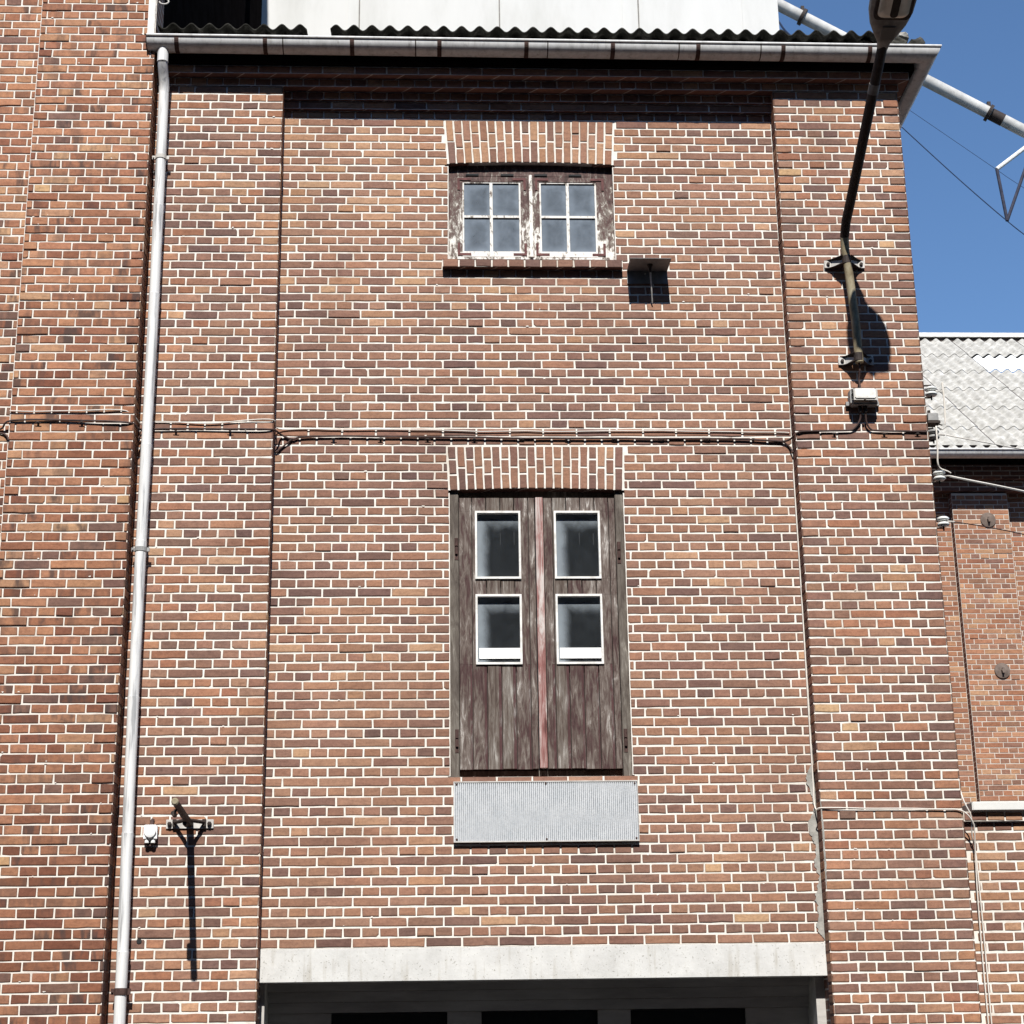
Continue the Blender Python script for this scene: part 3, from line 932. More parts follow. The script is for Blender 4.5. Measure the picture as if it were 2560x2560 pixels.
# ---- loading hatch
hat = bpy.data.objects.new('loading_hatch', None)
COL.objects.link(hat); hat.parent = main; hat.location = Vector((1.865, 0.03, 1.11)) - main.location
YH = 0.030
m = MB()
m.box(1.2475, 1.308, YH - 0.004, YH + 0.09, 1.112, 3.158, bev=0.004)
m.box(2.423, 2.4795, YH - 0.004, YH + 0.09, 1.107, 3.152, bev=0.004)
m.box(1.308, 2.423, YH + 0.055, YH + 0.09, 3.095, 3.164)
m.box(1.308, 2.423, YH + 0.07, YH + 0.09, 1.10, 1.166)
m.build('hatch_frame', 'wood_post', hat)
PZ = ((1.892, 2.387), (2.503, 2.997))
for xs, (hx0, hx1) in (((1.311, 1.403, 1.503, 1.603, 1.702, 1.802, 1.849), (1.426, 1.746)),
                       ((1.911, 1.973, 2.071, 2.172, 2.273, 2.373, 2.421), (1.985, 2.310))):
    m = MB()
    rr = random.Random(int(xs[0] * 100))
    for a, b in zip(xs[:-1], xs[1:]):
        a0, b0 = a + 0.0034, b - 0.0034
        yy = YH + rr.uniform(0, 0.005)
        vi = rr.choice((0, 1, 0, 1, 0))
        parts = [(a0, b0, 1.166 + rr.uniform(0, 0.005), 1.892)]
        for lo, hi in ((1.892, 2.387), (2.503, 2.997)):
            for s, e in subtract([(a0, b0)], hx0, hx1):
                if e - s > 0.003: parts.append((s, e, lo, hi))
        parts += [(a0, b0, 2.387, 2.503), (a0, b0, 2.997, 3.098)]
        for s, e, lo, hi in parts:
            if hi < 1.9 and e - s > 0.05:      # old maroon paint survives along the plank joints
                q = e - rr.uniform(0.010, 0.022)
                m.box(s, q - 0.0003, yy, YH + 0.035, lo + 0.0003, hi - 0.0003, mi=vi)
                m.box(q, e, yy + 0.0015, YH + 0.035, lo + 0.0003, hi - 0.0003, mi=2)
            else:
                m.box(s, e, yy, YH + 0.035, lo + 0.0003, hi - 0.0003, mi=vi)
    m.box(xs[0], hx0, YH + 0.036, YH + 0.06, 1.17, 3.09, mi=3)  # backing coloured dark to put shade into the plank gaps
    m.box(hx1, xs[-1], YH + 0.036, YH + 0.06, 1.17, 3.09, mi=3)
    m.box(hx0, hx1, YH + 0.036, YH + 0.06, 1.17, 1.892, mi=3)
    m.box(hx0, hx1, YH + 0.036, YH + 0.06, 2.387, 2.503, mi=3)
    leaf = m.build('door_leaf', ('wood', 'wood_grey', 'wood_maroon', 'iron'), hat)
    for lo, hi in PZ:
        m = MB()
        t = 0.013
        y0, y1 = YH - 0.010, YH + 0.034
        m.box(hx0 - 0.001, hx0 + t, y0, y1, lo - 0.002, hi + 0.002)
        m.box(hx1 - t, hx1 + 0.001, y0, y1, lo - 0.002, hi + 0.002)
        m.box(hx0 + t, hx1 - t, y0, y1, lo - 0.002, lo + t)
        m.box(hx0 + t, hx1 - t, y0, y1, hi - t, hi + 0.002)
        m.build('pane_frame', 'white_paint', leaf)
        a, b, c, d = hx0 + t, hx1 - t, lo + t, hi - t
        me = bpy.data.meshes.new('pane')
        me.from_pydata([(a, YH + 0.033, c), (b, YH + 0.033, c), (b, YH + 0.033, d), (a, YH + 0.033, d)], [], [(0, 1, 2, 3)])
        uv = me.uv_layers.new(name='UVMap')
        for i, q in enumerate(((0, 0), (1, 0), (1, 1), (0, 1))):
            uv.data[i].uv = q
        link('pane', me, 'glass_hatch', leaf)
    m = MB()
    m.box(hx0 + 0.024, hx1 - 0.0135, YH + 0.024, YH + 0.0315, 1.938, 2.012)
    m.build('white_board', 'white_board', leaf)
m = MB()
m.box(1.854, 1.9065, YH - 0.016, YH + 0.02, 1.170, 3.098, bev=0.003)
m.build('cover_strip', 'wood_red', hat)
for x, z in ((1.293, 2.735), (2.440, 2.705), (1.292, 1.375), (2.444, 1.372)):
    m = MB()
    m.tube([(x, YH - 0.012, z - 0.055), (x, YH - 0.012, z - 0.004)], 0.010, 10)
    m.tube([(x, YH - 0.012, z + 0.004), (x, YH - 0.012, z + 0.060)], 0.0115, 10)
    m.box(x - 0.013, x + 0.013, YH - 0.007, YH - 0.0045, z - 0.095, z + 0.065)
    m.build('hinge', 'rust', hat)
m = MB()
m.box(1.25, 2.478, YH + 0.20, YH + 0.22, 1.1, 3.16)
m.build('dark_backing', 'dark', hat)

# ---- lintel and the doorway below it
m = MB()
m.box(0.0015, 3.7185, -0.005, 0.115, -0.214, -0.0015, bev=0.004)
m.build('concrete_lintel', 'lintel', main)
m = MB()
m.box(0.003, 3.717, 0.117, 0.55, -0.19, 0.0)
m.box(0.003, 3.717, 0.30, 0.34, -0.262, -0.192)
m.box(0.003, 3.717, 0.33, 0.37, -0.33, -0.264)
m.box(0.003, 3.717, 0.36, 0.40, -0.398, -0.332)
m.box(-0.1, 0.03, 0.12, 0.55, GROUND, -0.192)
m.box(3.66, 3.80, 0.12, 0.55, GROUND, -0.192)
for a, b in ((0.031, 0.448), (1.224, 1.452), (2.235, 2.455), (3.235, 3.659)):
    m.box(a, b, 0.40, 0.44, GROUND, -0.40)
m.box(0.031, 3.659, 0.441, 0.46, -0.60, -0.399)
m.build('doorway_lining', 'boards', main)
for a, b in ((0.449, 1.223), (1.453, 2.234), (2.456, 3.234)):
    m = MB()
    m.box(a, b, 0.425, 0.44, -2.2, -0.405)
    m.build('dark_door_pane', 'dark', main)

# cement rendered over the corner bricks
def blotch(u0, u1, v0, v1, y, seed, amp=0.5, n=150):
    mm = MB()
    e = []
    for i in range(n + 1):
        v = v0 + (v1 - v0) * i / n
        f = 0.42 + amp * noise.noise(Vector((seed, v * 6, 0))) + 0.35 * amp * noise.noise(Vector((seed, v * 31, 4))) + 0.2 * amp * noise.noise(Vector((seed, v * 90, 4)))
        t = min(1, (v - v0) / 0.05, (v1 - v) / 0.18)
        f = 1 - (1 - f) * max(0, t)
        e.append((u0 + (u1 - u0) * max(0, min(0.96, f)), v))
    for (a, va), (b, vb) in zip(e[:-1], e[1:]):
        mm.face([(a, y, va), (u1, y, va), (u1, y, vb), (b, y, vb)])
        mm.face([(a, y, va), (b, y, vb), (b, y + 0.005, vb), (a, y + 0.005, va)])
    return mm
mm = blotch(3.658, 3.7175, 0.02, 1.28, -0.0050, 3, 0.9)
mm.build('cement_patch', 'cement', main, fix=False)
mm = blotch(3.700, 3.7225, 0.35, 0.95, -0.1262, 5)
mm.v = [(2 * 3.7215 - x + 0.0, y, z) for x, y, z in mm.v]
mm.build('cement_patch', 'cement', main, fix=False)
# plugged hole in the left pier
mm = MB()
mm.lathe([(0.017, 0), (0.017, 0.001)], (-0.761, -0.124, 0.053), 'y', 14)
mm.build('pipe_hole', 'dark', main)

# ---- gutter: half round, mitred round the right corner
def gutter(path, R, parent, name='gutter', mat='zinc', bead=0.010, zf=lambda i: 0):
    """path: list of (x, y, z, outward normal xy) already mitred"""
    mm = MB()
    prof = []
    seg = 14
    for k in range(seg + 1):
        a = math.pi * k / seg
        prof.append((math.cos(a) * R, -math.sin(a) * R))
    prof[0] = (R, 0)
    inner = [(p[0] * (1 - 0.004 / R), p[1] * (1 - 0.004 / R)) for p in prof][::-1]
    ring = prof + inner
    b = len(mm.v)
    for (x, y, z, nx, ny) in path:
        for o, h in ring:
            mm.v.append((x + nx * o, y + ny * o, z + h))
    n = len(ring)
    for i in range(len(path) - 1):
        for k in range(n):
            k2 = (k + 1) % n
            mm.f.append((b + i * n + k, b + i * n + k2, b + (i + 1) * n + k2, b + (i + 1) * n + k)); mm.m.append(0)
    for i in (0, len(path) - 1):
        mm.f.append(tuple(b + i * n + k for k in range(seg + 1))); mm.m.append(0)
    bp = [(x + nx * (R + bead * 0.3), y + ny * (R + bead * 0.3), z + bead * 0.5) for (x, y, z, nx, ny) in path]
    mm.tube(bp, bead, 8)
    return mm.build(name, mat, parent, smooth=True)
GR, GY = 0.082, -0.292
gut = gutter([(-0.995, GY, 6.578, 0, -1), (4.885, GY, 6.556, 1, -1), (4.885, 5.6, 6.53, 1, 0)], GR, main)
def gz(x): return 6.578 - 0.022 * (x + 0.995) / 5.88
def band(x, wd, off, mat, name, parent):
    mm = MB()
    pts = []
    for k in range(-1, 17):
        a = math.pi * k / 16
        pts.append((GY - math.cos(a) * (GR + off), gz(x) - math.sin(a) * (GR + off)))
    pts = [(pts[1][0] + 0.03, pts[1][1] + 0.020), (pts[1][0] - 0.008, pts[1][1] + 0.016)] + pts[1:]
    for i in range(len(pts) - 1):
        (y0, z0), (y1, z1) = pts[i], pts[i + 1]
        mm.face([(x - wd / 2, y0, z0), (x + wd / 2, y0, z0), (x + wd / 2, y1, z1), (x - wd / 2, y1, z1)])
        mm.face([(x - wd / 2, y0, z0), (x - wd / 2, y1, z1), (x - wd / 2, y1 + 0.001, z1 + 0.004), (x - wd / 2, y0 + 0.001, z0 + 0.004)])
    return mm.build(name, mat, parent, fix=False)
for x in (-0.775, -0.12, 0.526, 1.178, 1.83, 2.48, 3.125, 3.77, 4.43):
    band(x, 0.032, 0.003, 'rust', 'gutter_strap', gut)
for x in (0.012, 1.0, 1.99, 2.98, 3.60):
    band(x, 0.008, 0.0012, 'iron', 'gutter_seam', gut)
mm = MB()
mm.lathe([(GR + 0.006, -0.003), (GR + 0.006, 0.003)], (-0.998, GY, 6.578), 'x', 24)
bm = None
mm.v = [(x, y, min(z, 6.582)) for x, y, z in mm.v]
mm.build('gutter_end_cap', 'rust', gut)

# ---- downpipe
dp = MB()
X0 = -0.880
path = [(X0, -0.295, 6.50), (X0, -0.295, 6.385), (X0 + 0.002, -0.205, 6.255)]
dp.tube([(X0, -0.295, 6.52), (X0, -0.295, 6.40)], 0.041, 16)
dp.tube([(X0, -0.295, 6.405), (X0 + 0.001, -0.262, 6.345), (X0 + 0.004, -0.205, 6.275), (X0 + 0.005, -0.195, 6.20)], 0.038, 16)
segz = [6.24, 5.25, 4.55, 3.40, 2.70, 1.62, 0.72, -0.03, GROUND]
def dx(z): return X0 + 0.004 + 0.006 * math.sin((6.2 - z) * 1.1) + max(0, (5.0 - z)) * 0.0048
for a, b in zip(segz[:-1], segz[1:]):
    rr = 0.0375
    dp.tube([(dx(a), -0.195, a + 0.012), (dx(a), -0.195, a - 0.03), (dx(b), -0.195, b)], [rr + 0.003, rr + 0.0005, rr - 0.001], 18)
pipe = dp.build('downpipe', 'zinc_pipe', main, smooth=True)
def clamp(z, mat, wd, r=0.042):
    mm = MB()
    x = dx(z)
    mm.tube([(x, -0.195, z - wd / 2), (x, -0.195, z + wd / 2)], r, 18)
    mm.box(x - r - 0.022, x - r + 0.004, -0.20, -0.19, z - wd * 0.45, z + wd * 0.45)
    mm.box(x + r - 0.004, x + r + 0.018, -0.20, -0.19, z - wd * 0.45, z + wd * 0.45)
    mm.tube([(x - r - 0.012, -0.21, z), (x - r - 0.012, -0.18, z)], 0.006, 6)
    mm.tube([(x, -0.16, z), (x, -0.118, z)], 0.007, 6)
    mm.build('pipe_clamp', mat, pipe, smooth=False)
clamp(5.66, 'galv', 0.03)
clamp(2.655, 'greybox', 0.03)
clamp(-0.262, 'rust', 0.042)

# ---- roof of corrugated sheets, ragged at the eave
def corrug(x0, x1, pitch, amp, p0, slope_dir, length, thick, nseg=10, mask=None, rows=1, lift=0.012, overlap=0.0, rng=None):
    """p0(y,z) eave point; sheets rise along slope_dir=(dy,dz); returns MB"""
    mm = MB()
    dy, dz = slope_dir
    ny, nzz = -dz, dy           # upward normal of the slope
    st = pitch / nseg
    n = int((x1 - x0) / st)
    for r_ in range(rows):
        s0, s1 = length * r_ / rows - overlap, length * (r_ + 1) / rows
        b = len(mm.v)
        for i in range(n + 1):
            x = x0 + i * st
            h = amp * math.cos(2 * math.pi * x / pitch)
            jit = (noise.noise(Vector((x * 9, r_ * 3.3, 1))) * 0.006)
            for s, up in ((s0 + jit, lift + thick), (s1, thick), (s1, 0.0), (s0 + jit, lift)):
                mm.v.append((x, p0[0] + dy * s + ny * (h + up), p0[1] + dz * s + nzz * (h + up)))
        for i in range(n):
            if mask and mask(x0 + (i + 0.5) * st, r_): continue
            a, c = b + i * 4, b + (i + 1) * 4
            for k in range(4):
                k2 = (k + 1) % 4
                mm.f.append((a + k, a + k2, c + k2, c + k)); mm.m.append(0)
    return mm
sl = math.radians(11)
def mask(x, r_):
    return r_ == 0 and (0.19 < x < 0.36)
mm = corrug(-0.93, 4.62, 0.1345, 0.022, (-0.262, 6.683), (math.cos(sl), math.sin(sl)), 6.1, 0.007, 10, mask, 6, 0.010, 0.08)
roof = mm.build('roof', 'fibre_dark', main)
# broken verge pieces at the right corner
def chunk(cx, cy, cz, sx, sy, sz, seed, mat, parent, rot=0):
    bm = bmesh.new()
    bmesh.ops.create_icosphere(bm, subdivisions=2, radius=1)
    for v in bm.verts:
        d = 1 + 0.35 * noise.noise(v.co * 1.6 + Vector((seed, 0, 0)))
        q = Vector((max(-0.8, min(0.8, v.co.x)) * sx, max(-0.8, min(0.8, v.co.y)) * sy, max(-0.7, min(0.7, v.co.z)) * sz)) * d
        q.rotate(Matrix.Rotation(rot, 3, 'Y'))
        v.co = Vector((cx, cy, cz)) + q
    m2 = MB(); m2.add_bm(bm)
    m2.build('broken_tile', mat, parent)
chunk(4.42, -0.17, 6.675, 0.10, 0.10, 0.035, 1, 'fibre_dark', roof, 0.1)
chunk(4.56, -0.17, 6.675, 0.09, 0.10, 0.045, 2, 'fibre_dark', roof, -0.15)
chunk(4.70, -0.16, 6.69, 0.10, 0.10, 0.06, 3, 'fibre_dark', roof, 0.2)
chunk(4.74, -0.15, 6.765, 0.065, 0.08, 0.035, 4, 'fibre', roof, 0.1)
chunk(4.83, -0.16, 6.68, 0.09, 0.10, 0.06, 5, 'fibre_dark', roof, -0.5)
mm = MB()
for i in range(12):
    a, b = 4.62 + i * 0.0, 0
mm.face([(4.60, -0.2, 6.66), (4.86, -0.2, 6.64), (4.86, 5.6, 7.5), (4.60, 5.6, 7.8)])
mm.face([(4.60, -0.2, 6.64), (4.86, -0.2, 6.62), (4.86, 5.6, 7.48), (4.60, 5.6, 7.78)][::-1])
mm.build('verge', 'fibre_dark', main, fix=False)

# ================================================================== LEFT TOWER
tower = thing('brick_tower', 'taller red brick building with smoke-darkened bricks on the left edge', 'building', (-3.5, -0.3, GROUND))
B = Bricks((-1.80, -0.30, 0), (1, 0, 0), (0, -1, 0), 51)
TO = -0.13 * C
TN = 215
B.cell(0, 0.855, GROUND, TN * C, 0.3)
def j_tower(n):
    m = n % 4
    if m == 3: return [0.105 + k * S for k in range(-1, 4)]
    if m == 1: return [0.225 + k * S for k in range(-1, 4)]
    return [0.165 + 0.12 * k for k in range(-1, 7)]
lay(B, 0, 0.855, NB + 1, TN, j_tower, 'tower', zoff=TO, hm=0.0046, bmj=0.0056, rough=(True, True, -3))
rr = random.Random(8)
for _ in range(40): B.smear(rr.uniform(0.03, 0.8), rr.randint(-6, 106) * C + rr.uniform(-0.01, 0.01), rr.uniform(0.004, 0.009))
# return face beside the pier
o = (B.P0, B.U, B.N)
B.P0, B.U, B.N = Vector((-0.945 + 0.003, -0.30, 0)), Vector((0, 1, 0)), Vector((1, 0, 0))
for n in range(NB + 1, 100):
    if n % 2: B.rect(-0.004, 0.178, (n - 1) * C + TO, n * C + TO, 'tower', hm=0.004)
    else:
        B.rect(-0.004, 0.114, (n - 1) * C + TO, n * C + TO, 'tower', hm=0.004)
        B.rect(0.114, 0.178, (n - 1) * C + TO, n * C + TO, 'tower', hm=0.003)
B.P0, B.U, B.N = o
B.build('projecting_pier', tower, ('brick', 'mortar_tower', 'brick_plain'))
B = Bricks((-4.80, -0.262, 0), (1, 0, 0), (0, -1, 0), 52)
B.cell(0, 3.0, GROUND, TN * C, 0.3)
lay(B, 0, 3.0, NB + 1, TN, lambda n: [j for j in (frange(0.14 + (0.5 * S if n % 4 == 1 else 0), 3.0, S) if n % 2 else frange(0.08, 3.0, 0.5 * S))], 'tower', zoff=TO, hm=0.0046, bmj=0.0056)
B.build('wall', tower, ('brick', 'mortar_tower', 'brick_plain'))
m = MB()
m.box(-4.8, -0.948, -0.0, 6.2, GROUND, TN * C)
m.build('side_wall', 'black_board_and_shade', tower)  # the flank's shade is put into the wall colour as black
m = MB()
m.box(-1.003, -0.958, -0.312, -0.304, 6.60, 6.935)
m.box(-0.957, -0.951, -0.312, -0.05, 6.60, 6.935)
m.build('flashing', 'white_paint', tower)
m = MB()
m.tube([(-0.90 + math.cos(a) * 0.035, -0.26, 6.945 + math.sin(a) * 0.022) for a in [math.pi * (1.0 + 1.25 * k / 12) for k in range(13)]], 0.006, 8)
m.build('cable_hook', 'galv', tower)
# end of the big building behind: corner strip with the flank's shade as black
m = MB()
m.box(-0.946, -0.90, 4.9, 6.2, 6.0, TN * C)
m.build('corner_strip', 'black_board_and_shade', tower)

# ================================================================== WHITE BUILDING behind
wb = thing('white_building', 'tall white rendered building with vertical panel joints behind the roof', 'building', (2.2, 6.0, GROUND))
for a, b in ((-0.94, 0.235), (0.250, 1.885), (1.900, 3.535), (3.550, 5.215)):
    m = MB()
    m.box(a, b, 6.0, 6.12, 5.0, 17.0, bev=0.006)
    m.build('wall_panel', 'white_wall', wb)
m = MB()
m.box(-0.89, 5.20, 6.125, 12.0, GROUND, 17.0)
m.build('wall', 'concrete', wb)
for x, wd in ((0.105, 0.014), (3.35, 0.014), (4.78, 0.018)):
    m = MB()
    m.box(x, x + wd, 5.992, 5.9995, 5.0, 17.0)
    m.build('cover_lath', 'white_wall', wb)
for x in (0.2425, 1.8925, 3.5425):
    m = MB()
    m.box(x - 0.007, x + 0.007, 5.998, 6.02, 5.0, 17.0)
    m.build('joint_seal', 'lamp_grey', wb)

# ================================================================== FAR BUILDING on the right
far = thing('brick_warehouse', 'distant brick warehouse under pale corrugated roof, right of the bay', 'building', (10.0, 9.4, GROUND))
FC = 0.066
def far_face(x0, x1, y, z0, z1, seed, name, phase):
    B = Bricks((x0, y, 0), (1, 0, 0), (0, -1, 0), seed, detail=False)
    B.cell(0, x1 - x0, z0, z1, 0.25)
    n0, n1 = int(z0 / C) + 1, int(z1 / C)
    def jf(n):
        m = (n + phase) % 4
        if m == 1: return frange(0.12, x1 - x0, S)
        if m == 3: return frange(0.24, x1 - x0, S)
        return frange(0.06, x1 - x0, 0.12)
    lay(B, 0, x1 - x0, n0, n1, jf, 'far', hm=0.005, bmj=0.0055)
    return B.build(name, far, ('brick', 'mortar_far', 'brick_plain'))
far_face(4.9, 7.795, 9.42, 0.0, 6.3, 61, 'wall', 0)
far_face(8.525, 13.5, 9.42, 0.0, 6.3, 62, 'wall', 2)
far_face(7.795, 8.525, 9.30, 0.0, 6.14, 63, 'pilaster', 1)
m = MB()
m.box(4.9, 13.5, 9.20, 9.65, 6.302, 6.50)
m.box(4.9, 13.5, 9.26, 9.66, 6.16, 6.301)
m.box(4.9, 13.5, 9.67, 16.0, GROUND, 6.3)
m.box(4.9, 13.5, 9.43, 9.66, GROUND, 0.0)
m.build('eaves_band', 'brick_plain', far)
m = MB()
m.box(4.9, 13.5, 9.03, 9.66, 6.503, 6.56)
m.box(4.9, 13.5, 9.02, 9.05, 6.44, 6.70)
m.box(4.9, 13.5, 9.051, 9.66, 6.561, 6.70)
m.build('soffit_board', 'black_board_and_shade', far)  # eaves shadow put into the board colour as black
gutter([(4.9, 8.865, 6.553, 0, -1), (13.5, 8.865, 6.553, 0, -1)], 0.085, far, 'gutter', 'zinc', 0.014)
a = math.atan(0.7398)
L = (13.80 - 8.95) / math.cos(a)
cross = (math.cos(a), math.sin(a))
def sheet_mask(x, r_): return r_ == 4 and x > 9.42
mm = corrug(4.9, 14.6, 0.177, 0.027, (8.93, 6.600), cross, L, 0.007, 8, sheet_mask, 6, 0.012, 0.05)
mm.build('roof', 'fibre', far)
mm = corrug(9.42, 14.6, 0.177, 0.027, (8.93 + cross[0] * L * 4 / 6, 6.600 + cross[1] * L * 4 / 6), cross, L / 6 - 0.1, 0.005, 8, None, 1, 0.02, 0.0)
mm.build('skylight_sheet', 'translucent', far)
# vertical lap lines between the sheets
def on_roof(x, s, up): return (x, 8.93 + cross[0] * s - cross[1] * up, 6.600 + cross[1] * s + cross[0] * up)
for xj in (8.36, 9.42, 7.30, 10.48, 11.54):
    mm = MB()
    for r_ in range(6):
        s0, s1 = L * r_ / 6 - 0.05, L * (r_ + 1) / 6 - 0.05
        h = 0.027 * math.cos(2 * math.pi * xj / 0.177)
        mm.face([on_roof(xj, s0, h + 0.0215), on_roof(xj + 0.014, s0, h + 0.0215), on_roof(xj + 0.014, s1, h + 0.009), on_roof(xj, s1, h + 0.009)])
    mm.build('sheet_lap', 'iron', far, fix=False)
m = MB()
m.box(4.9, 14.6, 8.93 + cross[0] * L - 0.02, 8.93 + cross[0] * L + 0.14, 6.60 + cross[1] * L + 0.06, 6.60 + cross[1] * L + 0.13)
m.build('ridge_flashing', 'white_paint', far)
m = MB()
m.box(4.9, 14.6, 8.93 + cross[0] * L + 0.02, 8.93 + cross[0] * L + 0.10, 6.60 + cross[1] * L - 0.3, 6.60 + cross[1] * L + 0.06)
m.build('ridge_board', 'iron', far)
for x, z in ((8.245, 5.774), (8.232, 3.795)):
    m = MB()
    m.lathe([(0.100, 0.012), (0.097, 0.0), (0.05, -0.010), (0.022, -0.014)], (x, 9.285, z), 'y', 28)
    m.lathe([(0.022, 0.0), (0.020, -0.03)], (x, 9.272, z), 'y', 8)
    m.box(x - 0.012, x + 0.012, 9.24, 9.27, z - 0.035, z + 0.03)
    m.build('tie_plate', 'disc', far, smooth=True)

# ================================================================== LOW WALL at the lower right
low = thing('brick_wall', 'lower brick wall with pale concrete coping, beside the right pier', 'wall', (6.5, 0.0, GROUND))
B = Bricks((4.705, -0.015, 0), (1, 0, 0), (0, -1, 0), 71)
LO = -0.14 * C
B.cell(0, 4.5, GROUND, 12 * C + LO, 0.28)
SL = 0.2485
def j_low(n):
    base = 4.858 - 4.705
    if n % 2: return [base + k * SL + (0 if n % 4 == 3 else SL / 2) for k in range(-1, 18)]
    return [base + SL * 0.25 + k * SL * 0.5 for k in range(-2, 36)]
lay(B, 0.0, 4.5, NB + 1, 12, j_low, 'pale', zoff=LO, bmj=0.0075, hm=0.006)
B.build('wall', low)
B = Bricks((4.705, -0.048, 0), (1, 0, 0), (0, -1, 0), 72)
B.cell(0, 4.5, 12 * C + LO + 0.001, 13 * C + LO, 0.3)
lay(B, 0.0, 4.5, 13, 13, lambda n: frange(0.16, 4.5, SL / 2), 'pale', zoff=LO)
B.build('corbel_course', low)
m = MB()
m.box(4.76, 9.2, -0.085, 0.25, 13 * C + LO + 0.001, 13 * C + LO + 0.062, bev=0.006)
m.build('coping', 'concrete', low)

# ================================================================== STREET LAMP
lamp = thing('street_lamp', 'arm-mounted street lamp on an ochre pipe clamped to the right pier', 'street lamp', (4.17, -0.12, 4.0))
m = MB()
PX = [(4.200 + 0.0, -0.205, 4.045), (4.196, -0.205, 4.38), (4.176, -0.205, 4.75), (4.160, -0.207, 4.93), (4.156, -0.235, 5.03), (4.158, -0.31, 5.12), (4.166, -0.42, 5.20)]
px = []
for p in PX: px.append(p)
# long reaching arm
n0 = Vector((4.166, -0.42, 5.20)); n1 = Vector((4.232, -1.37, 5.935))
for t in (0.25, 0.5, 0.75, 1.0):
    px.append(tuple(n0.lerp(n1, t)))
m.tube(px[:6], [0.0315] * 5 + [0.0325], 18)
m.build('wall_pipe', 'pole', lamp, smooth=True)
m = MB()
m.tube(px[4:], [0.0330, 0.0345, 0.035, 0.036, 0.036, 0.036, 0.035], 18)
m.build('lamp_arm', 'iron', lamp, smooth=True)  # shaded underside of the arm put into a darker colour than wall_pipe
m = MB()
d = (n1 - n0).normalized()
m.tube([tuple(n0.lerp(n1, 0.70)), tuple(n0.lerp(n1, 0.76))], 0.0385, 16)
m.build('arm_sleeve', 'lamp_grey', lamp, smooth=True)
def wall_clamp(cx, cz, hw, hgt):
    mm = MB()
    yb, yw, yf = -0.127, -0.137, -0.212
    for s in (-1, 1):
        xo = cx + s * hw
        x1 = cx + s * (hw - 0.052)
        xi = cx + s * 0.030
        a, b = sorted((xo, x1))
        mm.box(a, b, yw, yb, cz - 0.030, cz + 0.030, bev=0.002)
        # bow-tie strap narrowing to the pipe
        mm.face([(x1, yw - 0.0005, cz - 0.026), (x1, yw - 0.0005, cz + 0.026), (xi, yf + 0.02, cz + 0.009), (xi, yf + 0.02, cz - 0.009)])
        mm.face([(x1, yw + 0.004, cz - 0.026), (x1, yw + 0.004, cz + 0.026), (xi, yf + 0.025, cz + 0.009), (xi, yf + 0.025, cz - 0.009)])
        for g in (1, -1):  # gusset faces carry their shade as a dark iron colour
            zt = cz + g * 0.030
            mm.face([(x1, yw, zt - g * 0.004), (xi, yf + 0.02, cz + g * 0.009), (xi, yf - 0.012, zt), (x1 - s * 0.010, yw - 0.02, zt)], 1)
            mm.face([(xo - s * 0.006, yb, zt), (x1, yw - 0.022, zt), (xi, yf - 0.022, zt), (xi, yb, zt)], 1)
            mm.face([(xo - s * 0.006, yb, zt + g * 0.004), (x1, yw - 0.022, zt + g * 0.004), (xi, yf - 0.022, zt + g * 0.004), (xi, yb, zt + g * 0.004)], 1)
            mm.face([(xo - s * 0.006, yb, zt), (x1, yw - 0.022, zt), (x1, yw - 0.022, zt + g * 0.004), (xo - s * 0.006, yb, zt + g * 0.004)], 1)
            mm.face([(x1, yw - 0.022, zt), (xi, yf - 0.022, zt), (xi, yf - 0.022, zt + g * 0.004), (x1, yw - 0.022, zt + g * 0.004)], 1)
        mm.lathe([(0.013, 0.0), (0.013, -0.012), (0.006, -0.014)], (cx + s * (hw - 0.027), yw, cz), 'y', 6, 1)
    mm.tube([(cx, -0.205, cz - 0.030), (cx, -0.205, cz + 0.030)], 0.0340, 16, 1)
    mm.build('wall_clamp', ('galv', 'iron'), lamp, fix=False)
wall_clamp(4.166, 4.855, 0.150, 0.06)
wall_clamp(4.196, 4.085, 0.130, 0.06)

# lamp head: loft along its axis, tilted up and out
ax = Vector((0.0, -0.62, 0.27)).normalized()
side = Vector((1, 0, 0))
upv = side.cross(ax)
if upv.z < 0: upv = -upv
H0 = Vector((4.232, -1.355, 5.93))
def head_pt(s, u, v): return tuple(H0 + ax * s + side * u + upv * v)
prof = [(-0.03, 0.034, 0.032, -0.034), (0.03, 0.045, 0.045, -0.040), (0.10, 0.085, 0.062, -0.050), (0.18, 0.125, 0.078, -0.058), (0.28, 0.152, 0.090, -0.062), (0.42, 0.160, 0.092, -0.060), (0.56, 0.150, 0.082, -0.055), (0.65, 0.120, 0.062, -0.045), (0.70, 0.06, 0.03, -0.03)]
m = MB()
seg = 20
for s, wd, top, bot in prof:
    for k in range(seg):
        a = 2 * math.pi * k / seg
        cu, su = math.cos(a), math.sin(a)
        u = wd * math.copysign(abs(cu) ** 0.75, cu)
        v = (top if su > 0 else -bot) * math.copysign(abs(su) ** (0.9 if su > 0 else 0.55), su)
        m.v.append(head_pt(s, u, v))
for i in range(len(prof) - 1):
    for k in range(seg):
        k2 = (k + 1) % seg
        m.f.append((i * seg + k, i * seg + k2, (i + 1) * seg + k2, (i + 1) * seg + k)); m.m.append(0)
m.f.append(tuple(range(seg))); m.m.append(0)
m.f.append(tuple((len(prof) - 1) * seg + k for k in range(seg))); m.m.append(0)
head = m.build('lamp_head', 'lamp_grey', lamp, smooth=True)
m = MB()   # bowl and its frame under the head
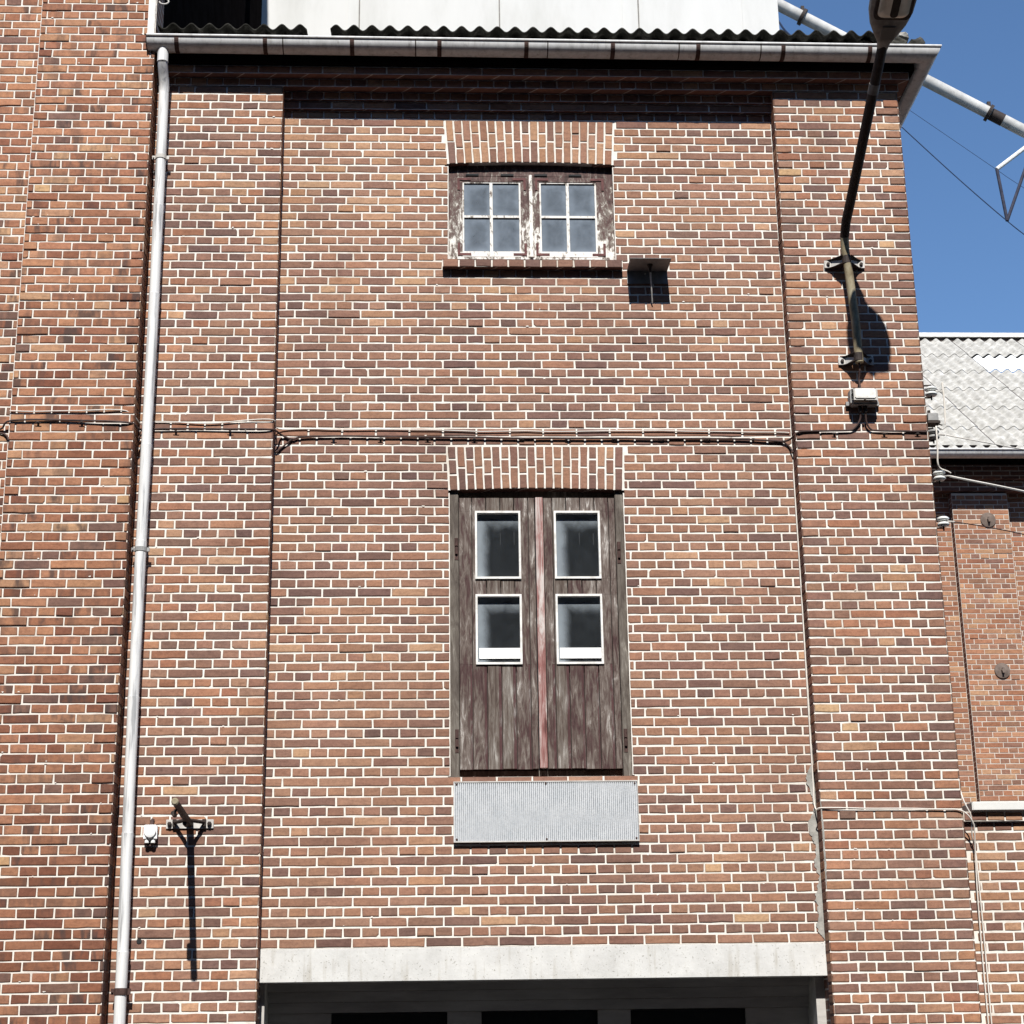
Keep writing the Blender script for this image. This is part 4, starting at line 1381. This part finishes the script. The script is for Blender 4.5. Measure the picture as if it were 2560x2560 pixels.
def rrect(s0, s1, hw, v, r=0.04, n=6):
    pts = []
    for cx_, cy_, a0 in ((s1 - r, hw - r, 0), (s0 + r, hw - r, 90), (s0 + r, -hw + r, 180), (s1 - r, -hw + r, 270)):
        for k in range(n + 1):
            a = math.radians(a0 + 90 * k / n)
            pts.append((cx_ + math.cos(a) * r, cy_ + math.sin(a) * r, v))
    return pts
def loft(mm, rings, mi=0):
    b = len(mm.v); n = len(rings[0])
    for rg in rings:
        for s, u, v in rg: mm.v.append(head_pt(s, u, v))
    for i in range(len(rings) - 1):
        for k in range(n):
            k2 = (k + 1) % n
            mm.f.append((b + i * n + k, b + i * n + k2, b + (i + 1) * n + k2, b + (i + 1) * n + k)); mm.m.append(mi)
    e = b + (len(rings) - 1) * n
    mm.f.append(tuple(e + k for k in range(n))); mm.m.append(mi)
loft(m, [rrect(0.245, 0.63, 0.128, -0.045), rrect(0.245, 0.63, 0.128, -0.070), rrect(0.262, 0.615, 0.112, -0.072)])
m.build('bowl_frame', 'iron', head)
m = MB()
loft(m, [rrect(0.262, 0.612, 0.110, -0.066), rrect(0.272, 0.600, 0.100, -0.086, 0.05), rrect(0.30, 0.57, 0.07, -0.098, 0.05)])
m.build('lamp_bowl', 'lamp_bowl', head, smooth=True)
m = MB()
loft(m, [rrect(0.285, 0.60, 0.028, -0.090, 0.02), rrect(0.285, 0.60, 0.026, -0.1035, 0.02)])
m.build('lamp_tube', 'iron', head)
m = MB()
loft(m, [rrect(0.085, 0.185, 0.046, -0.040, 0.008), rrect(0.085, 0.185, 0.046, -0.0665, 0.008)])
m.build('cover_plate', 'lamp_patch', head)

# ================================================================== JUNCTION BOX and cables on the facade
jb = thing('junction_box', 'weathered grey electrical box on the right pier under the lamp pipe', 'electrical box', (4.21, -0.12, 3.72))
m = MB()
m.box(4.115, 4.315, -0.215, -0.126, 3.725, 3.845, bev=0.012)
m.box(4.095, 4.335, -0.150, -0.1255, 3.735, 3.765)
m.build('box_body', 'greybox', jb)
m = MB()
m.box(4.122, 4.308, -0.238, -0.216, 3.735, 3.842, bev=0.011)
m.build('box_rim', 'galv', jb)
m = MB()
m.box(4.140, 4.290, -0.246, -0.239, 3.758, 3.832, bev=0.006)
m.build('box_lid', 'white_paint', jb)
for x in (4.188, 4.228):
    m = MB()
    m.tube([(x, -0.165, 3.725), (x, -0.165, 3.675)], 0.014, 10)
    m.build('cable_gland', 'iron', jb)
m = MB()
m.tube([(4.208, -0.2465, 3.745), (4.208, -0.258, 3.745)], 0.008, 8)
m.build('lid_screw', 'iron', jb)
m = MB()
m.tube([(4.160, -0.155, 3.852), (4.260, -0.155, 3.852)], 0.009, 8)
m.build('hinge_pin', 'iron', jb)
m = MB()
m.tube([(4.205, -0.16, 3.85), (4.200, -0.16, 3.93), (4.203, -0.19, 3.99), (4.200, -0.2, 4.05)], 0.007, 8)
m.build('feed_cable', 'cable_dark', jb)

def smooth_path(pts, sub=6, wob=0.0, seed=0):
    pts = [Vector(p) for p in pts]
    out = []
    for i in range(len(pts) - 1):
        p0 = pts[max(0, i - 1)]; p1 = pts[i]; p2 = pts[i + 1]; p3 = pts[min(len(pts) - 1, i + 2)]
        for k in range(sub):
            t = k / sub
            q = 0.5 * ((2 * p1) + (p2 - p0) * t + (2 * p0 - 5 * p1 + 4 * p2 - p3) * t * t + (3 * p1 - p0 - 3 * p2 + p3) * t ** 3)
            if wob:
                q.z += wob * noise.noise(Vector((q.x * 3.1, seed, 0)))
            out.append(tuple(q))
    out.append(tuple(pts[-1]))
    return out

cab = thing('cable', 'dark brown cable run clipped across the facade between window and hatch', 'cable', (1.8, -0.01, 3.54))
m = MB()
m.tube(smooth_path([(-2.4, -0.275, 3.50), (-2.0, -0.275, 3.50), (-1.86, -0.275, 3.505), (-1.78, -0.312, 3.555), (-1.4, -0.312, 3.555), (-0.99, -0.312, 3.540), (-0.93, -0.23, 3.53), (-0.90, -0.14, 3.545), (-0.80, -0.134, 3.560), (-0.4, -0.133, 3.557), (-0.05, -0.133, 3.556), (0.012, -0.10, 3.56), (0.05, -0.020, 3.555), (0.13, -0.014, 3.525), (0.24, -0.014, 3.545), (0.8, -0.014, 3.546), (1.5, -0.014, 3.536), (2.3, -0.014, 3.532), (3.2, -0.014, 3.530), (3.52, -0.014, 3.518), (3.66, -0.016, 3.512), (3.712, -0.07, 3.525), (3.735, -0.134, 3.535), (3.80, -0.134, 3.545), (4.08, -0.134, 3.548), (4.15, -0.134, 3.570), (4.188, -0.15, 3.63), (4.188, -0.165, 3.675)], 5, 0.006, 2), 0.0070, 8)
m.build('cable_run', 'cable_dark', cab, smooth=True)
m = MB()
m.tube(smooth_path([(4.228, -0.165, 3.675), (4.232, -0.15, 3.61), (4.262, -0.134, 3.562), (4.32, -0.134, 3.550), (4.5, -0.134, 3.546), (4.67, -0.134, 3.542)], 5), 0.0070, 8)
m.build('cable_run', 'cable_dark', cab, smooth=True)
for pts in ([(-2.0, -0.27, 3.49), (-1.84, -0.272, 3.47), (-1.79, -0.31, 3.41)],
            [(-0.87, -0.134, 3.545), (-0.93, -0.15, 3.49), (-0.955, -0.135, 3.44)],
            [(0.13, -0.014, 3.530), (0.07, -0.012, 3.475), (0.012, -0.014, 3.425)],
            [(3.64, -0.014, 3.515), (3.69, -0.013, 3.475), (3.714, -0.03, 3.42)]):
    m = MB()
    m.tube(smooth_path(pts, 5), 0.0062, 8)
    m.build('cable_branch', 'cable_dark', cab, smooth=True)
rr = random.Random(77)
for x in [-1.6, -1.3, -0.68, -0.3] + [0.42 + 0.335 * i for i in range(10)] + [4.0, 4.36, 4.6]:
    y = -0.310 if x < -1 else (-0.128 if x < 0 or x > 3.72 else -0.008)
    m = MB()
    z = 3.540 + (0.012 if x < 0 else 0)
    m.box(x - 0.008, x + 0.008, y - 0.012, y - 0.001, z - 0.017, z - 0.006)
    m.tube([(x - 0.020, y - 0.006, z - 0.018), (x, y - 0.012, z - 0.014), (x + 0.022, y - 0.006, z - 0.020)], 0.0028, 6)
    m.build('cable_clip', 'iron', cab)

wc = thing('thin_cable', 'thin pale cable sagging just above the dark facade cable', 'cable', (0.5, -0.01, 3.6))
m = MB()
m.tube(smooth_path([(-1.80, -0.309, 3.625), (-1.5, -0.309, 3.620), (-1.05, -0.309, 3.632), (-0.95, -0.26, 3.60), (-0.92, -0.14, 3.59), (-0.82, -0.130, 3.615), (-0.45, -0.130, 3.600), (-0.2, -0.130, 3.622), (0.0, -0.128, 3.628), (0.03, -0.02, 3.60), (0.3, -0.009, 3.602), (1.0, -0.009, 3.597), (1.8, -0.009, 3.585), (2.6, -0.009, 3.592), (3.4, -0.009, 3.585), (3.70, -0.009, 3.578)], 5, 0.010, 4), 0.0042, 6)
m.build('cable_run', 'cable_white', wc, smooth=True)

wc2 = thing('pale_corner_cable', 'pale cable following the right corner, then crossing the pier to the coping', 'cable', (3.75, -0.13, 0.85))
m = MB()
m.tube(smooth_path([(3.7115, -0.010, 3.3), (3.7115, -0.010, 2.4), (3.708, -0.010, 1.7), (3.706, -0.010, 1.1), (3.705, -0.013, 0.90), (3.716, -0.08, 0.862), (3.735, -0.130, 0.868), (4.1, -0.131, 0.862), (4.5, -0.131, 0.853), (4.64, -0.131, 0.848), (4.70, -0.135, 0.82), (4.745, -0.12, 0.76), (4.755, -0.10, 0.70), (4.757, -0.065, 0.55), (4.752, -0.04, 0.2), (4.750, -0.03, -0.6), (4.75, -0.03, -1.8)], 5, 0.004, 7), 0.0046, 8)
m.build('cable_run', 'cable_white', wc2, smooth=True)
wc3 = thing('drop_cable', 'pale cable dropping down the gap between right pier and lower wall', 'cable', (4.78, -0.03, 0.2))
m = MB()
m.tube(smooth_path([(4.682, -0.10, 0.99), (4.685, -0.13, 0.93), (4.70, -0.135, 0.88), (4.735, -0.12, 0.80), (4.745, -0.07, 0.68), (4.772, -0.03, 0.55), (4.775, -0.03, 0.1), (4.772, -0.03, -0.5), (4.77, -0.03, -1.8)], 6), 0.0048, 8)
m.build('cable_run', 'cable_white', wc3, smooth=True)

# ================================================================== METAL HOOD beside the window
hood = thing('metal_hood', 'small bent sheet-metal hood with hanging rod right of the upper window', 'hood', (2.72, 0, 4.85))
m = MB()
x0, x1 = 2.566, 2.866
m.face([(x0, -0.006, 4.852), (x1, -0.006, 4.852), (x1 + 0.004, -0.226, 4.852), (x0, -0.226, 4.852)])
m.face([(x0, -0.006, 4.855), (x1, -0.006, 4.855), (x1 + 0.004, -0.226, 4.855), (x0, -0.226, 4.855)])
m.face([(x0, -0.226, 4.852), (x1 + 0.004, -0.226, 4.852), (x1 + 0.004, -0.226, 4.855), (x0, -0.226, 4.855)])
m.face([(x0, -0.226, 4.852), (x0, -0.006, 4.852), (x0, -0.006, 4.855), (x0, -0.226, 4.855)])
m.face([(x1, -0.006, 4.852), (x1 + 0.004, -0.226, 4.852), (x1 + 0.004, -0.226, 4.855), (x1, -0.006, 4.855)])
m.box(x0, x1, -0.008, -0.0045, 4.752, 4.8515)
m.build('hood_sheet', 'tin', hood, fix=False)
m = MB()
m.lathe([(0.022, 0.0), (0.012, -0.025), (0.006, -0.06)], (2.725, -0.12, 4.851), 'z', 12)
m.build('fixing_cone', 'iron', hood)
m = MB()
m.tube([(2.725, -0.12, 4.80), (2.732, -0.092, 4.71), (2.744, -0.018, 4.592)], 0.0055, 8)
m.build('hanging_rod', 'galv', hood, smooth=True)
m = MB()
m.lathe([(0.006, 0.0), (0.006, -0.006)], (2.70, -0.008, 4.83), 'y', 8)
m.build('rivet', 'galv', hood)

# ================================================================== RIBBED METAL SHEET under the hatch
gr = thing('metal_sheet', 'ribbed aluminium sheet fixed to the bricks under the loading hatch', 'metal sheet', (1.887, -0.02, 0.675))
m = MB()
gx0, gx1, gz0, gz1 = 1.270, 2.504, 0.674, 1.075
N = 92
for i in range(N):
    a = gx0 + (gx1 - gx0) * i / N
    b = gx0 + (gx1 - gx0) * (i + 1) / N
    w_ = b - a
    ya, yb_ = -0.030, -0.0225
    m.face([(a, ya, gz0 + 0.006), (a + w_ * 0.62, ya, gz0 + 0.006), (a + w_ * 0.62, ya, gz1 - 0.006), (a, ya, gz1 - 0.006)])
    m.face([(a + w_ * 0.62, ya, gz0 + 0.006), (a + w_ * 0.74, yb_, gz0 + 0.006), (a + w_ * 0.74, yb_, gz1 - 0.006), (a + w_ * 0.62, ya, gz1 - 0.006)])
    m.face([(a + w_ * 0.74, yb_, gz0 + 0.006), (a + w_ * 0.88, yb_, gz0 + 0.006), (a + w_ * 0.88, yb_, gz1 - 0.006), (a + w_ * 0.74, yb_, gz1 - 0.006)], 1)
    m.face([(a + w_ * 0.88, yb_, gz0 + 0.006), (b, ya, gz0 + 0.006), (b, ya, gz1 - 0.006), (a + w_ * 0.88, yb_, gz1 - 0.006)])
m.build('ribbed_face', ('grate', 'grate_groove'), gr, fix=False)
m = MB()
m.box(gx0 - 0.004, gx1 + 0.004, -0.033, -0.005, gz0 - 0.002, gz0 + 0.0055)
m.box(gx0 - 0.004, gx1 + 0.004, -0.033, -0.005, gz1 - 0.0055, gz1 + 0.002)
m.box(gx0 - 0.004, gx0 - 0.0002, -0.033, -0.005, gz0 + 0.0056, gz1 - 0.0056)
m.box(gx1 + 0.0002, gx1 + 0.004, -0.033, -0.005, gz0 + 0.0056, gz1 - 0.0056)
m.build('sheet_edge', 'galv', gr)
for x, z in ((1.287, 1.058), (1.887, 1.060), (2.488, 1.058), (1.287, 0.692), (1.887, 0.690), (2.488, 0.692)):
    m = MB()
    m.lathe([(0.007, 0.0), (0.006, -0.004), (0.002, -0.005)], (x, -0.0302, z), 'y', 10)
    m.build('screw', 'rust', gr)

# ================================================================== ARM BRACKET on the left pier
br = thing('wall_bracket', 'dark iron arm bracket sticking out from a bolted plate on the left pier', 'bracket', (-0.467, -0.12, 0.80))
m = MB()
m.box(-0.622, -0.312, -0.131, -0.125, 0.767, 0.827, bev=0.002)
m.build('wall_plate', 'galv', br)
for x in (-0.598, -0.338):
    m = MB()
    m.lathe([(0.015, 0.0), (0.014, -0.018), (0.006, -0.020)], (x, -0.131, 0.798), 'y', 6)
    m.build('bolt', 'iron', br)
m = MB()
m.tube([(-0.467, -0.120, 0.800), (-0.458, -0.45, 0.808), (-0.440, -0.985, 0.826)], [0.024, 0.023, 0.021], 14)
m.build('arm', 'iron', br, smooth=True)
m = MB()
m.lathe([(0.0225, 0.01), (0.0225, -0.006), (0.015, -0.012)], (-0.440, -0.987, 0.826), 'y', 18)
m.build('end_cap', 'pole', br)
for x in (-0.566, -0.372):
    m = MB()
    m.box(x - 0.012, x + 0.012, -0.150, -0.1315, 0.780, 0.826)
    m.tube([(x, -0.142, 0.806), (x * 0.5 - 0.466 * 0.5, -0.205, 0.806), (-0.466, -0.275, 0.806)], 0.0125, 8)
    m.build('brace', 'iron', br)
for y, s in ((-0.30, 1.0), (-0.80, 1.1)):
    m = MB()
    m.tube([(-0.463, y, 0.80), (-0.468, y - 0.01, 0.775)], 0.011, 8)
    m.tube([(-0.470, y + 0.03, 0.772), (-0.470, y - 0.045, 0.775)], 0.014 * s, 10)
    m.build('pulley', 'iron', br)

# ================================================================== WHITE WALL BOX on the left pier
wbx = thing('wall_box', 'small white electrical box with two cable glands on the left pier', 'electrical box', (-0.714, -0.12, 0.66))
m = MB()
m.box(-0.760, -0.672, -0.175, -0.126, 0.692, 0.790, bev=0.008)
m.build('box_body', 'white_board', wbx)
m = MB()
m.lathe([(0.040, 0.0), (0.036, -0.012), (0.020, -0.018)], (-0.716, -0.175, 0.742), 'y', 22)
m.build('round_lid', 'white_board', wbx, smooth=True)
for x in (-0.737, -0.697):
    m = MB()
    m.tube([(x, -0.155, 0.695), (x, -0.158, 0.672)], 0.015, 12)
    m.build('cable_gland', 'ceramic', wbx, smooth=True)
m = MB()
m.box(-0.735, -0.700, -0.150, -0.126, 0.655, 0.672)
m.build('cable_entry', 'cable_dark', wbx)
m = MB()
m.tube([(-0.715, -0.135, 0.79), (-0.712, -0.132, 0.82), (-0.708, -0.128, 0.83)], 0.012, 8)
m.build('cable_stub', 'cable_dark', wbx)

# ================================================================== INSULATORS on the right flank
def insulator(name, label, x, y, z, mat='ceramic'):
    t = thing(name, label, 'insulator', (4.68, y, z), 'porcelain insulators on the right flank of the bay')
    for dz in (0.020, -0.020):
        m = MB()
        m.lathe([(0.014, -0.016), (0.036, -0.013), (0.044, -0.004), (0.044, 0.004), (0.034, 0.013), (0.014, 0.017)], (x, y, z + dz), 'z', 20)
        m.build('porcelain_disc', mat, t, smooth=True)
    m = MB()
    m.box(4.66, x + 0.004, y - 0.010, y + 0.010, z + 0.044, z + 0.050)
    m.box(4.66, x + 0.004, y - 0.010, y + 0.010, z - 0.050, z - 0.044)
    m.tube([(x, y, z - 0.066), (x, y, z + 0.054)], 0.006, 8)
    m.build('mounting_strap', 'iron', t)
    m = MB()
    m.tube([(x + 0.012, y - 0.01, z), (x + 0.055, y - 0.02, z - 0.005), (x + 0.080, y - 0.02, z - 0.008)], 0.007, 8)
    m.build('wire_terminal', 'galv', t)
    return t
insulator('insulator', 'topmost white two-disc insulator against the corrugated roof', 4.785, 0.06, 3.925)
insulator('insulator', 'insulator greyed with painted shade directly below the small grey relay box', 4.772, 0.06, 3.588, 'greybox')  # relay box shadow put into the grey disc colour
insulator('insulator', 'white insulator holding the thick twisted wire below the far gutter', 4.788, 0.06, 3.272)
insulator('insulator', 'lowest white insulator level with the iron tie plate on the warehouse', 4.786, 0.06, 2.925)
rb = thing('relay_box', 'small grey metal box on the right flank between two insulators', 'electrical box', (4.76, 0.06, 3.70))
m = MB()
m.box(4.735, 4.812, 0.02, 0.10, 3.685, 3.745, bev=0.004)
m.build('box_body', 'greybox', rb)
m = MB()
m.box(4.728, 4.820, 0.012, 0.108, 3.665, 3.684)
m.box(4.66, 4.735, 0.05, 0.07, 3.70, 3.71)
m.tube([(4.752, 0.05, 3.745), (4.752, 0.05, 3.772)], 0.012, 8)
m.tube([(4.79, 0.03, 3.665), (4.83, 0.01, 3.645)], 0.005, 6)
m.build('box_base', 'iron', rb)
def wire(name, label, pts, r, mat, sub=6, group=None):
    t = thing(name, label, 'wire', pts[0], group)
    m = MB()
    m.tube(smooth_path(pts, sub), r, 6)
    m.build('strand', mat, t, smooth=True)
wire('wire', 'thick pale twisted wire running right from the middle white insulator', [(4.86, 0.04, 3.262), (5.05, 0.15, 3.265), (5.5, 0.5, 3.31), (7.0, 1.8, 3.50), (9.2, 3.6, 3.80)], 0.0085, 'cable_white', 8)
wire('wire', 'thin pale wire running right across the corrugated roof', [(4.86, 0.03, 3.575), (5.2, 0.2, 3.58), (6.0, 0.9, 3.73), (9.0, 3.4, 4.3)], 0.0042, 'cable_white', 8)
wire('wire', 'thin brown wire crossing the warehouse pilaster just below the upper tie plate', [(4.86, 0.03, 2.915), (5.3, 0.3, 2.935), (6.5, 1.3, 3.04), (9.0, 3.4, 3.28)], 0.0040, 'cable_dark', 8)
wire('jumper_cable', 'short white vertical cable hanging beside the top insulator', [(4.865, 0.03, 3.985), (4.868, 0.03, 3.85), (4.862, 0.03, 3.70), (4.858, 0.035, 3.66)], 0.0075, 'cable_white')
wire('jumper_cable', 'white cable from the relay box down to the middle insulator', [(4.83, 0.03, 3.62), (4.785, 0.0, 3.63), (4.774, -0.02, 3.60), (4.770, -0.02, 3.45), (4.765, -0.01, 3.355), (4.785, 0.01, 3.315), (4.84, 0.02, 3.295), (4.865, 0.03, 3.285)], 0.0062, 'cable_white')

# ================================================================== DIAGONAL PIPE AND OUTRIGGER in the sky
PY = 20.0
cp = thing('chute_pipe', 'long grey pipe slanting down to the right from the white building', 'pipe', (8.4, PY, 20.6))
a0 = Vector((8.486, PY, 20.590)); a1 = Vector((13.476, PY, 17.610))
dirv = (a1 - a0).normalized()
st, en = a0 - dirv * 1.5, a0 + dirv * 16
m = MB()
m.tube([tuple(st), tuple(a0.lerp(a1, 0.5)), tuple(en)], 0.128, 24)
m.build('pipe_tube', 'pipe', cp, smooth=True)
for t in (0.093, 0.858, 1.7):
    m = MB()
    q = a0.lerp(a1, t)
    m.tube([tuple(q - dirv * 0.035), tuple(q + dirv * 0.035)], 0.185, 24)
    m.box(q.x - 0.02, q.x + 0.05, q.y - 0.03, q.y + 0.03, q.z + 0.15, q.z + 0.26)
    m.build('pipe_flange', 'iron', cp)
m = MB()
q0, q1 = a0.lerp(a1, 0.866), a0.lerp(a1, 0.915)
m.tube([tuple(q0), tuple(q1)], 0.1305, 24)
m.build('pipe_sleeve', 'iron', cp, smooth=True)
m = MB()
m.box(en.x - 0.2, en.x, PY - 0.1, PY + 0.1, GROUND, en.z)
m.build('pipe_support', 'steel_dark', cp)

tr = thing('outrigger_frame', 'triangular steel wire outrigger beneath the slanting pipe at the right edge', 'steel frame', (15.3, PY, GROUND))
P1 = Vector((12.805, PY, 16.710)); P2 = Vector((12.904, PY, 15.520)); P5 = Vector((13.690, PY, 17.402))
m = MB()
m.tube([tuple(P1), tuple(P5)], 0.045, 10)
m.build('top_bar', 'white_paint', tr)
for a, b in ((P1, P2), (P2, P5)):
    m = MB()
    m.tube([tuple(a), tuple(b)], 0.034, 10)
    m.build('strut', 'steel_dark', tr)
m = MB()
m.tube([(P5.x, PY, P5.z), (P5.x + 1.6, PY, P5.z)], 0.05, 10)
m.tube([(P5.x + 1.6, PY, P5.z + 0.3), (P5.x + 1.6, PY, GROUND)], 0.09, 12)
m.build('mast', 'steel_dark', tr)
wire('overhead_wire', 'dark overhead wire from behind the gutter down to the outrigger tip', [(10.2, PY, 18.45), (10.987, PY, 17.565), (12.0, PY, 16.45), (12.90, PY, 15.52), (13.6, PY, 14.88), (16.5, PY, 12.3)], 0.011, 'cable_sky')
wire('overhead_wire', 'faintest overhead wire touching the upper left corner of the outrigger', [(11.0, PY, 18.15), (11.368, PY, 17.853), (12.80, PY, 16.70), (13.335, PY, 16.278), (16.5, PY, 13.9)], 0.005, 'cable_sky')
wire('overhead_wire', 'short dark wire between the white building corner and roof, under the pipe', [(8.2, PY, 20.5), (8.41, PY, 20.232), (8.53, PY, 20.02), (8.66, PY, 19.86), (9.2, PY, 19.3)], 0.022, 'cable_sky')

# ================================================================== ADDED SKYLIGHT BLOCKER, unseen behind the camera, deepens the shadows
blocker = thing('skylight_blocker', 'added unseen mill across the yard, facing the gable bay', 'building', (0, -22, GROUND))
m = MB()
m.box(-45, 45, -34, -21, GROUND, 18.8)  # added bulk, there to block skylight on the bay
m.build('wall', 'blocker_brick', blocker)
m = MB()
m.box(-45.4, 45.4, -34.4, -20.6, 18.802, 19.2)
m.build('roof', 'black_board_and_shade', blocker)
for j in range(6):
    for i in range(-12, 13):
        m = MB()
        x, z = i * 3.4 + 0.4, GROUND + 1.2 + j * 3.2
        m.box(x, x + 1.3, -20.996, -20.96, z, z + 1.7)
        m.build('window', 'dark', blocker)
